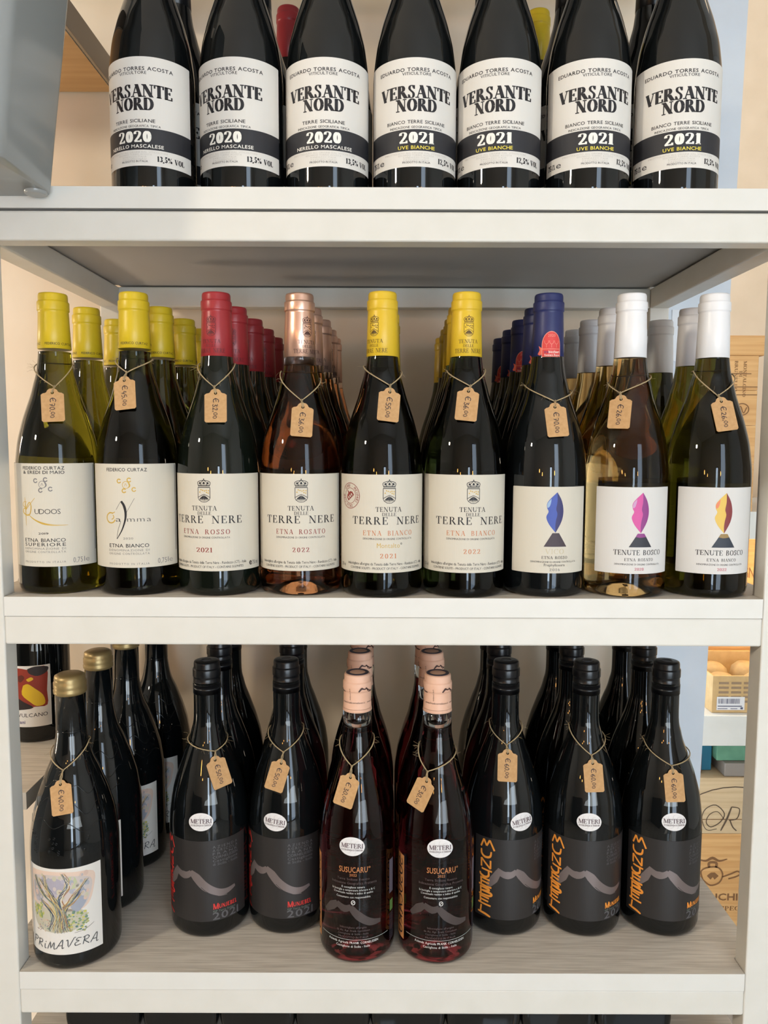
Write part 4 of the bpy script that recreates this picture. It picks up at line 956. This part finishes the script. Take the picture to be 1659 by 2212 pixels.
for ci, (kind, ps, u, lb, stk) in enumerate(LOW):
    for i, (x, y) in enumerate(ps):
        l = lb if i == 0 else '%s, %s in row' % (lb, ORD[i])
        if i == 0 and len(l.split()) < 13: l = l + ', price tagged'
        r = put(kind, x, y, ZL, u + (0, -6, 8, -3)[i], l, G3)
        if i == 0:
            FRONT['%s%d' % (kind, ci)] = (r, stk)
for k, v in list(FRONT.items()):
    if isinstance(v, tuple):
        if v[1]: sticker(v[0], v[1][0], v[1][1], .0404 if k.startswith('sus') else .0435, v[1][2])
# --- bottom shelf: only the shoulders show under the lowest rail
for i, x in enumerate((-.300, -.217, -.134, -.053, .028, .109, .190, .271)):
    o = put('plain_dark', x, .032, -.4633, 0, 'black bottle lying base outward on the bottom shelf, %s from the tree-label end' % ('first second third fourth fifth sixth seventh eighth'.split()[i]), 'bottles on the bottom shelf'); o.rotation_euler = (-PI / 2, 0, 0)

# ------------------------------------------------------------------ price tags on jute twine
TAGS = {  # bottle: tag centre (dx, z), turn in degrees, knot (dx, z), twine height at either side of the neck, price
 'kudos': ((.0089, .1860), 3.2, (.0080, .2039), .2286, .2280, '70,00'), 'gamma': ((-.0020, .1980), 7, (-.0021, .2182), .2340, .2324, '45,00'),
 'rosso': ((.0044, .1857), 1, (.0018, .2040), .2290, .2292, '32,00'), 'rosato': ((.0055, .1724), -4, (.0043, .1912), .2221, .2146, '36,00'),
 'montalto': ((.0065, .1871), -7, (.0076, .2058), .2267, .2216, '55,00'), 'bianco': ((-.0015, .1880), -6, (.0022, .2054), .2226, .2243, '36,00'),
 'vico': ((.0027, .1732), 4, (.0024, .1910), .2086, .2037, '70,00'), 'bosco_rose': ((-.0170, .1812), -1, (-.0149, .1997), .2110, .2190, '26,00'),
 'bosco_white': ((-.0004, .1793), 8, (-.0038, .1970), .2230, .2207, '26,00'), 'primavera0': ((.0021, .1799), 9, (.0001, .2036), .2199, .2266, '40,00'),
 'munjebel_red1': ((.0177, .1824), 13, (.0127, .2021), .2120, .2100, '50,00'), 'munjebel_red2': ((-.0058, .1786), -14, (-.0006, .2005), .2183, .2210, '50,00'),
 'susucaru3': ((-.0097, .1833), -13, (-.0050, .2053), .2268, .2294, '30,00'), 'susucaru4': ((-.0175, .1799), -20, (-.0113, .1999), .2208, .2179, '30,00'),
 'munjebel_orange5': ((-.0017, .1894), -2, (-.0017, .2089), .2276, .2263, '60,00'), 'munjebel_orange6': ((.0014, .1802), 1, (.0007, .1995), .2247, .2143, '60,00'),
 'munjebel_orange7': ((-.0009, .1706), 2, (-.0015, .1894), .2079, .1976, '60,00'),
}
TL = {'kudos': 'olive bottle with the looped gold initial', 'gamma': 'bottle with the black quill stroke', 'rosso': 'red-capped bottle', 'rosato': 'copper-capped rose bottle', 'montalto': 'bottle with the round red seal',
      'bianco': 'yellow-capped bottle beside the navy cap', 'vico': 'navy-capped bottle', 'bosco_rose': 'white-capped amber bottle', 'bosco_white': 'white-capped green bottle', 'primavera0': 'painted tree bottle',
      'munjebel_red1': 'red-lettered bottle nearer the painted tree', 'munjebel_red2': 'red-lettered bottle beside the rose bottles', 'susucaru3': 'cherry bottle beside the red-lettered bottles', 'susucaru4': 'cherry bottle beside the orange-lettered bottles',
      'munjebel_orange5': 'orange-lettered bottle beside the rose bottles', 'munjebel_orange6': 'middle orange-lettered bottle', 'munjebel_orange7': 'orange-lettered bottle by the pale pillar'}
rnd = random.Random(11)
for k, ((dx, zc), rot, (kx, kz), zl, zr, price) in TAGS.items():
    bt = FRONT[k] if not isinstance(FRONT[k], tuple) else FRONT[k][0]
    low = isinstance(FRONT[k], tuple); R = (.0445 if k[0] == 'p' else .0404 if k[0] == 's' else .0435) if low else .0411
    neck = {'p': .0153, 's': .0152}.get(k[0], .0148) if low else .0156
    rf = RF(bottle_prof(R, neck), R)
    X, Y, Z = bt.location
    rr = rf(zc); a = math.asin(max(-.9, min(.9, dx / (rr + .004)))) * .85
    rb, rt = rf(zc - .015), rf(zc + .016)
    tilt = math.atan2(rb - rt, .031) * .9
    root = empty('price_tag', (X, Y, Z))
    tag(root, 'kraft price tag of %s euro hanging on the %s' % (price.split(',')[0], TL[k]), 'price tag', 'price tags')
    ca, sa = math.cos(a), math.sin(a)
    e1 = Vector((ca, sa, 0)); nrm = Vector((sa, -ca, 0)); e2 = (Vector((0, 0, 1)) * math.cos(tilt) - nrm * math.sin(tilt)).normalized(); n3 = e1.cross(e2)
    if n3.dot(nrm) < 0: n3 = -n3
    t = math.radians(rot); ux = e1 * math.cos(t) + e2 * math.sin(t); uy = -e1 * math.sin(t) + e2 * math.cos(t)
    C = Vector((dx, 0, zc)) + Vector((0, -math.sqrt(max(((rb + rt) / 2 + .0036) ** 2 - dx * dx, .0001)), 0))
    pt = lambda u, v, l, C=C, ux=ux, uy=uy, n3=n3: tuple(C + ux * (u / 1000) + uy * (v / 1000) + n3 * l)
    w, h = 10.6, 17.0
    half = [(0, h), (2.6, h - .3), (4.4, h - 1.6), (5.4, h - 3.6), (6.6, h - 4.4), (8.6, h - 4.7), (w, h - 6.2), (w, -h + 1.4), (w - 1.4, -h)]
    out = half + [(-x, y) for x, y in half[::-1] if x]
    hole = [(1.5 * math.cos(2 * PI * i / 14), 12.6 + 1.5 * math.sin(2 * PI * i / 14)) for i in range(14)]
    tri = tessellate_polygon([[Vector((p[0], p[1], 0)) for p in out], [Vector((p[0], p[1], 0)) for p in hole]]); allp = out + hole; n = len(allp); no = len(out)
    b = MB(); vs = [pt(p[0], p[1], .00025) for p in allp] + [pt(p[0], p[1], -.00025) for p in allp]
    fs = [tuple(x) for x in tri] + [tuple(i + n for i in x[::-1]) for x in tri] + [(i, (i + 1) % no, (i + 1) % no + n, i + n) for i in range(no)] + [(no + i, no + (i + 1) % 14, no + (i + 1) % 14 + n, no + i + n) for i in range(14)]
    b.add(vs, fs, KRAFT); card = b.build('card', root)
    d = Decal(); tw = 20.5
    f = lambda p, q: (q - 1.2 + .5 * math.sin(p * .5), 7.6 - p)
    d.text('\u20ac', 0, 4.8, -1.5, 5.2, PEN, 'hand', .12, fn=f); x0 = 6.0
    for ch, wd in zip(price, (3.0, 3.0, 1.0, 2.8, 2.8)): d.text(ch, x0, x0 + wd, -1.4 if ch not in '0' else -1.2, 4.6 if x0 < 11 else 3.6, PEN, 'hand', .13 if ch != ',' else .35, fn=f); x0 += wd + .55
    link('handwriting', d.flat('handwriting', pt, .00022), card)
    # twine: round the back of the neck, down the front to the knot, through the hole
    kr = rf(kz) + .0016; ka = math.asin(max(-.95, min(.95, kx / kr)))
    s = MB(); rw = .0015; P = []
    for i in range(13):
        q = PI / 2 + PI * i / 12; z = zr + (zl - zr) * i / 12; r = rf(z) + rw; P.append((r * math.sin(q), -r * math.cos(q), z))
    for i in range(1, 9):
        f_ = i / 8; q = -PI / 2 + (ka + PI / 2) * (f_ ** 1.0); z = zl + (kz - zl) * (f_ ** 1.25); r = rf(z) + rw + .0012 * math.sin(f_ * PI); P.append((r * math.sin(q), -r * math.cos(q), z))
    for i in range(1, 8):
        f_ = 1 - i / 8; q = PI / 2 + (ka - PI / 2) * f_; z = zr + (kz - zr) * (f_ ** 1.25); r = rf(z) + rw + .0012 * math.sin(f_ * PI); P.append((r * math.sin(q), -r * math.cos(q), z))
    s.tube(P, .00062, TWINE, 6, True)
    K = Vector((kr * math.sin(ka), -kr * math.cos(ka) - .0004, kz)); Hh = Vector(pt(0, 13.6, .0009)); H2 = Vector(pt(0, 12.2, -.0006)); mid = (K + Hh) / 2
    for o in (-.0009, .0009): s.tube([K, mid + ux * o + n3 * .0006, Hh + ux * o * .5, H2], .00055, TWINE, 6)
    s.tube([K + ux * .001, K + uy * .0012 + n3 * .0012, K - ux * .001, K - uy * .001 + n3 * .0010, K + ux * .001], .0006, TWINE, 6)
    for i in range(16):
        p = Vector(rnd.choice(P[12:])); q = [p]
        on = Vector((p.x, p.y, 0)).normalized(); dv = (on * 1.1 + Vector((rnd.uniform(-.5, .5), rnd.uniform(-.3, .1), rnd.uniform(-1, 1)))).normalized()
        for j in range(3): dv = (dv + on * .12 + Vector((rnd.uniform(-.4, .4), rnd.uniform(-.3, .1), rnd.uniform(-.6, .6)))).normalized(); q.append(q[-1] + dv * rnd.uniform(.0012, .003))
        s.tube(q, .00009, TWINE, 3)
    s.build('twine', root)
# ------------------------------------------------------------------ grey holder in front of the top shelf
GREYP = mat('glossy grey enamel', (150, 152, 150), .22, spec=.6)
root = empty('wall_holder', (-.406, -.060, .378)); tag(root, 'glossy grey tapered holder fixed on the rack post beside the top shelf', 'holder')
def rrect(cx, cy, hx, hy, r, n=8):
    out = []
    for sx, sy, a0 in ((1, 1, 0), (-1, 1, 90), (-1, -1, 180), (1, -1, 270)):
        for i in range(n + 1):
            a = math.radians(a0 + 90 * i / n); out.append((cx + sx * (hx - r) + r * math.cos(a), cy + sy * (hy - r) + r * math.sin(a)))
    return out
secs = [(0, .0985, .052, .012), (.0010, .0995, .053, .013), (.05, .1060, .0545, .014), (.16, .1215, .0575, .016), (.30, .139, .059, .018)]
b = MB(); vs = []; k = 36
for z, hx, hy, r in secs: vs += [(x, y, z) for x, y in rrect(0, .06 - hy - .0012, hx, hy, r)]
b.add(vs, [(i * k + j, i * k + (j + 1) % k, (i + 1) * k + (j + 1) % k, (i + 1) * k + j) for i in range(len(secs) - 1) for j in range(k)] + [tuple(range(k))[::-1], tuple(range((len(secs) - 1) * k, len(secs) * k))], GREYP, True)
b.build('shell', root)
for sx in (-1, 1):
    b = MB(); b.lathe([(.0085, -.0032), (.0100, -.0022), (.0105, .004)], GREYP, 24); b.build('corner_foot', root, (sx * .0875, .0455, 0))
b = MB(); b.prism([(-.099, .006), (.05, .006), (.085, .009), (.06, .020), (.03, .030), (0, .036), (-.05, .040), (-.099, .042)], -.0595 + .002, -.0560, GREYP)
b.build('front_swell', root)

# ------------------------------------------------------------------ neighbouring rack on the other side of the post
nb = empty('neighbour_rack', (-.8, .1, ZF)); tag(nb, 'second white rack seen beyond the post, its boards edge on', 'rack')
def nbp(b, name): return b.build(name, nb, (.8, -.1, -ZF))
b = MB(); b.box((-1.15, .10, -.266), (-.4045, .455, -.246), EDGE_BAND, top=BOARD_TOP, under=BOARD_UNDER); nbp(b, 'shelf_board')
b = MB(); b.box((-1.15, .02, .668), (-.4045, .455, .690), EDGE_BAND, top=BOARD_TOP, under=noise_mat('bare wood underside', (176, 138, 92), (190, 152, 106), 40, .6, 0, 6, (.1, 1.5, 1))); nbp(b, 'shelf_board')
b = MB(); b.bevel_box((-.4030, .02, .668), (-.3985, .455, .706), mat('taupe rail', (150, 134, 116), .5), .0008); nbp(b, 'side_rail')
for y0 in (.12, .43):
    b = MB(); b.bevel_box((-1.16, y0, ZF), (-1.13, y0 + .025, 1.1), WHITE_PAINT, .002); nbp(b, 'post')
put('vulcano', -.470, .283, -.246, 3, 'black bottle with a red and yellow painted label on the neighbouring rack', None)
put('plain_dark', -.4700, .19, -.246, 0, 'plain black bottle in front of the red and yellow labelled one', None) if False else None

# ------------------------------------------------------------------ shelving in the alcove with wooden wine crates
PINE = noise_mat('pine crate wood', (206, 152, 92), (222, 172, 112), 22, .6, .1, 6, (.25, 1, 6))
PINE_PALE = noise_mat('pale pine crate wood', (198, 168, 128), (212, 184, 144), 20, .6, .1, 6, (.25, 1, 7))
BURN = mat('branded print', (128, 88, 52), .7)
BURN2 = mat('dark branded print', (92, 74, 56), .7)
sh = empty('alcove_shelving', (.9, .75, ZF)); tag(sh, 'white shelving with thick boards and warm strip lights in the alcove', 'shelving')
def shp(b, name): return b.build(name, sh, (-.9, -.75, -ZF))
for z0, z1 in ((-.035, .019), (-.452, -.389)):
    b = MB(); b.bevel_box((.545, .75, z0), (1.5, 1.148, z1), WHITE_PAINT, .002); shp(b, 'shelf_board')
b = MB(); b.bevel_box((1.5, .75, ZF), (1.54, 1.148, 1.1), WHITE_PAINT, .002); shp(b, 'end_panel')
LED = mat('warm led diffuser', (255, 210, 140), .4, emit=(255, 190, 96), power=6)
for i, z in enumerate((-.0352, -.4522)):
    if i == 0:
        b = MB(); b.box((.56, .80, z - .006), (1.45, .815, z), LED); shp(b, 'light_strip')
area_light('strip_light', (1.0, .81, -.048), (1.0, .90, -.4), .9, .02, 3.2, (1.0, .72, .36))
area_light('alcove_lamp', (1.0, .45, 1.4), (.80, .95, .1), .4, .2, 1.3, (1.0, .72, .44))
# crates standing on the upper board
def crate(name, x0, x1, y0, y1, z0, z1, m, label, pr=None, cat='crate', slat=True, t=.008):
    root = empty(name, ((x0 + x1) / 2, (y0 + y1) / 2, z0 + .0003)); tag(root, label, cat)
    ox, oy, oz = -(x0 + x1) / 2, -(y0 + y1) / 2, -z0
    P = lambda b, n: b.build(n, root, (ox, oy, oz))
    b = MB(); b.bevel_box((x0, y0, z0), (x1, y0 + t, z1), m, .001); P(b, 'front_panel')
    b = MB(); b.bevel_box((x0, y1 - t, z0), (x1, y1, z1), m, .001); P(b, 'back_panel')
    for xa in (x0, x1 - t):
        b = MB(); b.bevel_box((xa, y0 + t, z0), (xa + t, y1 - t, z1), m, .001); P(b, 'side_panel')
    b = MB(); b.bevel_box((x0 + t, y0 + t, z0), (x1 - t, y1 - t, z0 + t), m, .001); P(b, 'base')
    if slat: b = MB(); b.bevel_box((x0 + t, y0 + t, z1 - t), (x1 - t, y1 - t, z1 - .001), m, .001); P(b, 'lid')
    if pr is not None: link('branding', pr.flat('branding', lambda u, v, l: (u / 1000, y0 - l * .8, v / 1000), .0003), root, (ox, oy, oz))
    return root
d = Decal(); f = lambda X: (lambda p, q: (X + q, 268 - p + 40))
for t, X, a in (('BRUNELLO', 670.5, 58), ('DI', 679.5, 10), ('MONTALCINO', 687.5, 68)): d.text(t, 0 + (20 if t == 'DI' else 0), a + (20 if t == 'DI' else 0), 0, 6, BURN, 'serif', 0, 2, fn=f(X))
d.rect(560, 283, 703, 284.6, BURN, 1); d.rect(560, 258, 716, 259.5, BURN, 1)
crate('wine_crate', .560, .7165, .752, 1.00, .019, .110, PINE, 'lowest wooden crate of the stack on the upper alcove board')
crate('wine_crate', .560, .7165, .752, 1.00, .1105, .185, PINE, 'plain wooden crate, second up in the stack on the alcove board')
d2 = Decal(); d2.ring(688, 216, 13, 11, 2, BURN, 2); d2.ribbon([(679, 211), (685, 222), (691, 209), (697, 220)], 2, BURN, 2); d2.rect(560, 243, 716, 244.5, BURN, 1)
crate('wine_crate', .560, .7165, .752, 1.00, .1855, .2520, PINE, 'wooden crate branded with an oval mark, under the crate with sideways lettering', d2)
crate('wine_crate', .560, .7165, .752, 1.00, .2525, .3180, PINE, 'wooden crate with lettering branded sideways, near the top of the stack', d)
crate('wine_crate', .548, .730, .752, 1.00, .3185, .3560, PINE, 'topmost plain crate of the stack on the upper alcove board')
# on the lower board
d = Decal(); d.text('GN', 812, 838, -152, 24, BURN, 'sans', 0, 2); d.rect(560, -75, 760, -73.5, BURN, 1)
for z in (-323, -342): d.rect(560, z, 1000, z + 4, mat('light slat edge', (244, 214, 150), .6), 1)
crate('wine_crate', .560, 1.02, .98, 1.10, -.389, -.06, PINE, 'tall honey-coloured crate standing behind the open carton', d)
CARD = noise_mat('printed carton board', (196, 160, 108), (206, 170, 118), 60, .7)
d = Decal(); GB = mat('taupe carton print', (150, 124, 96), .7); LB = mat('white carton label paper', (226, 222, 220), .6); BB = mat('barcode ink', (92, 92, 110), .6)
for r_ in range(5):
    for c_ in range(4): d.rect(673 + c_ * 25, -330 - r_ * 9.5, 693 + c_ * 25, -325.5 - r_ * 9.5, GB, 1)
d.rect(670, -383, 726, -356, LB, 2)
x = 673.0; rb = random.Random(2)
while x < 716: w_ = rb.choice((.8, 1.2, 1.8)); d.rect(x, -370, x + w_, -359.5, BB, 3); x += w_ + rb.choice((.8, 1.1, 1.6))
d.rect(672, -376, 721, -374, BB, 3); d.rect(672, -381, 692, -379.6, BB, 3); d.rect(698, -381, 712, -379.6, BB, 3); d.rect(718, -381.5, 723, -377, BB, 3)
cr = crate('open_carton', .6605, .86, .765, .955, -.389, -.313, CARD, 'open printed carton with barcode label and wrapped parcels inside', d, 'carton', False, .004)
ds = Decal()
for i in range(16): ds.disc(-875 - (i * 37) % 70 + 0, -330 - (i * 23) % 26, 5, 3.4, mat('rust carton print', (190, 112, 52), .7), 1, 8)
ds.rect(-845, -372, -808, -346, mat('dark stamp print', (110, 92, 66), .7), 2); ds.rect(-842, -369, -811, -349, mat('grey stamp print', (150, 132, 100), .7), 3)
link('side_print', ds.flat('side_print', lambda u, v, l: (.6605 - l, -u / 1000, v / 1000), .0003), cr, (-(.6605 + .86) / 2, -(.765 + .955) / 2, .389))
PAPERW = noise_mat('kraft wrapping paper', (176, 148, 104), (192, 164, 120), 50, .75, .4)
for i, (x, y) in enumerate(((.700, .815), (.772, .812), (.715, .895), (.79, .900))):
    b = MB(); b.lathe([(.001, .062), (.018, .060), (.029, .05), (.033, .03), (.033, .008), (.028, 0)][::-1], PAPERW, 24); o = b.build('wrapped_parcel', None, (x, y, -.3843))
    tag(o, 'round parcel in kraft paper inside the open carton, %s' % ('at its front corner', 'beside the corner one', 'behind the corner one', 'at the back')[i], 'parcel', 'parcels in the carton')
# below the lower board, standing on the floor
d = Decal()
d.ring(712, -620, 122, 82, 2.2, BURN2, 1, 80, 170)
d.ribbon([(690, -606), (676, -590), (660, -596), (654, -612), (664, -622), (682, -612), (690, -594), (672, -576), (652, -584), (645, -604), (655, -628), (676, -626)], (1.2, 2.2), BURN2, 2)
d.ribbon([(704, -580), (696, -604), (684, -630)], (2.2, 4), BURN2, 2); d.ribbon([(704, -580), (720, -584), (716, -604), (700, -608)], 2, BURN2, 2); d.ribbon([(702, -608), (708, -622), (716, -630)], 2.4, BURN2, 2)
d.rect(560, -607, 960, -605.6, BURN, 1)
crate('wine_crate', .545, .96, .753, 1.02, -.6365, -.5200, PINE_PALE, 'pale wooden crate branded with a large flourished R', d)
d = Decal()
d.ribbon([(652, -734), (648, -716), (662, -708), (682, -708), (692, -722), (686, -740), (668, -746), (652, -734)], 3, BURN, 2); d.poly([(660, -726), (668, -719), (676, -719), (684, -726), (676, -734), (672, -728), (668, -734)], BURN, 2)
d.ribbon([(664, -708), (664, -698), (678, -698), (678, -708)], 5, BURN, 2); d.ribbon([(640, -690), (656, -694), (670, -688), (684, -694), (700, -690)], (2, 6), BURN, 2)
d.ribbon([(692, -728), (708, -722), (722, -716), (728, -722), (718, -728), (704, -732)], 3, BURN, 2); d.ribbon([(648, -728), (632, -730), (624, -726)], 3, BURN, 2)
d.text('R-SUCHILL', 632, 752, -774, 13, BURN, 'sans', .03, 2) if False else None
d.text('E-SUCHILLI', 632, 757, -778, 14, BURN, 'sans', .02, 2); d.text('NA ESPECIAL', 648, 756, -800, 9, BURN, 'serif', 0, 2)
crate('wine_crate', .545, .96, .753, 1.02, ZF + .14, -.6370, PINE, 'honey-coloured wooden crate branded with a crest, under the flourished R crate', d)
crate('wine_crate', .545, .96, .753, 1.02, ZF, ZF + .1395, PINE, 'lowest wooden crate standing on the alcove floor')
b = MB(); b.bevel_box((.690, .760, -.5195), (.93, .95, -.492), mat('grey cardboard', (140, 130, 120), .7), .002); o = b.build('flat_box'); tag(o, 'flat grey box on the flourished R crate', 'box')
b = MB(); b.bevel_box((.678, .772, -.4915), (.92, .95, -.458), noise_mat('faded green carton', (92, 140, 112), (104, 152, 122), 40, .7), .002); o = b.build('flat_box'); tag(o, 'faded green box lying on the flat grey box', 'box')
b = MB(); b.bevel_box((.653, .790, -.5195), (.676, .95, -.458), mat('teal carton', (32, 104, 128), .6), .002); o = b.build('book_box'); tag(o, 'upright teal box beside the faded green box', 'box')
b = MB(); b.bevel_box((.618, .775, -.5195), (.650, .95, -.478), mat('rust carton', (110, 62, 44), .6), .002); o = b.build('book_box'); tag(o, 'small rust brown box beside the teal box', 'box')

# prototypes that were never placed leave the scene
for k, r in PROTO.items():
    if k not in USED:
        for c in list(r.children): bpy.data.objects.remove(c)
        bpy.data.objects.remove(r)
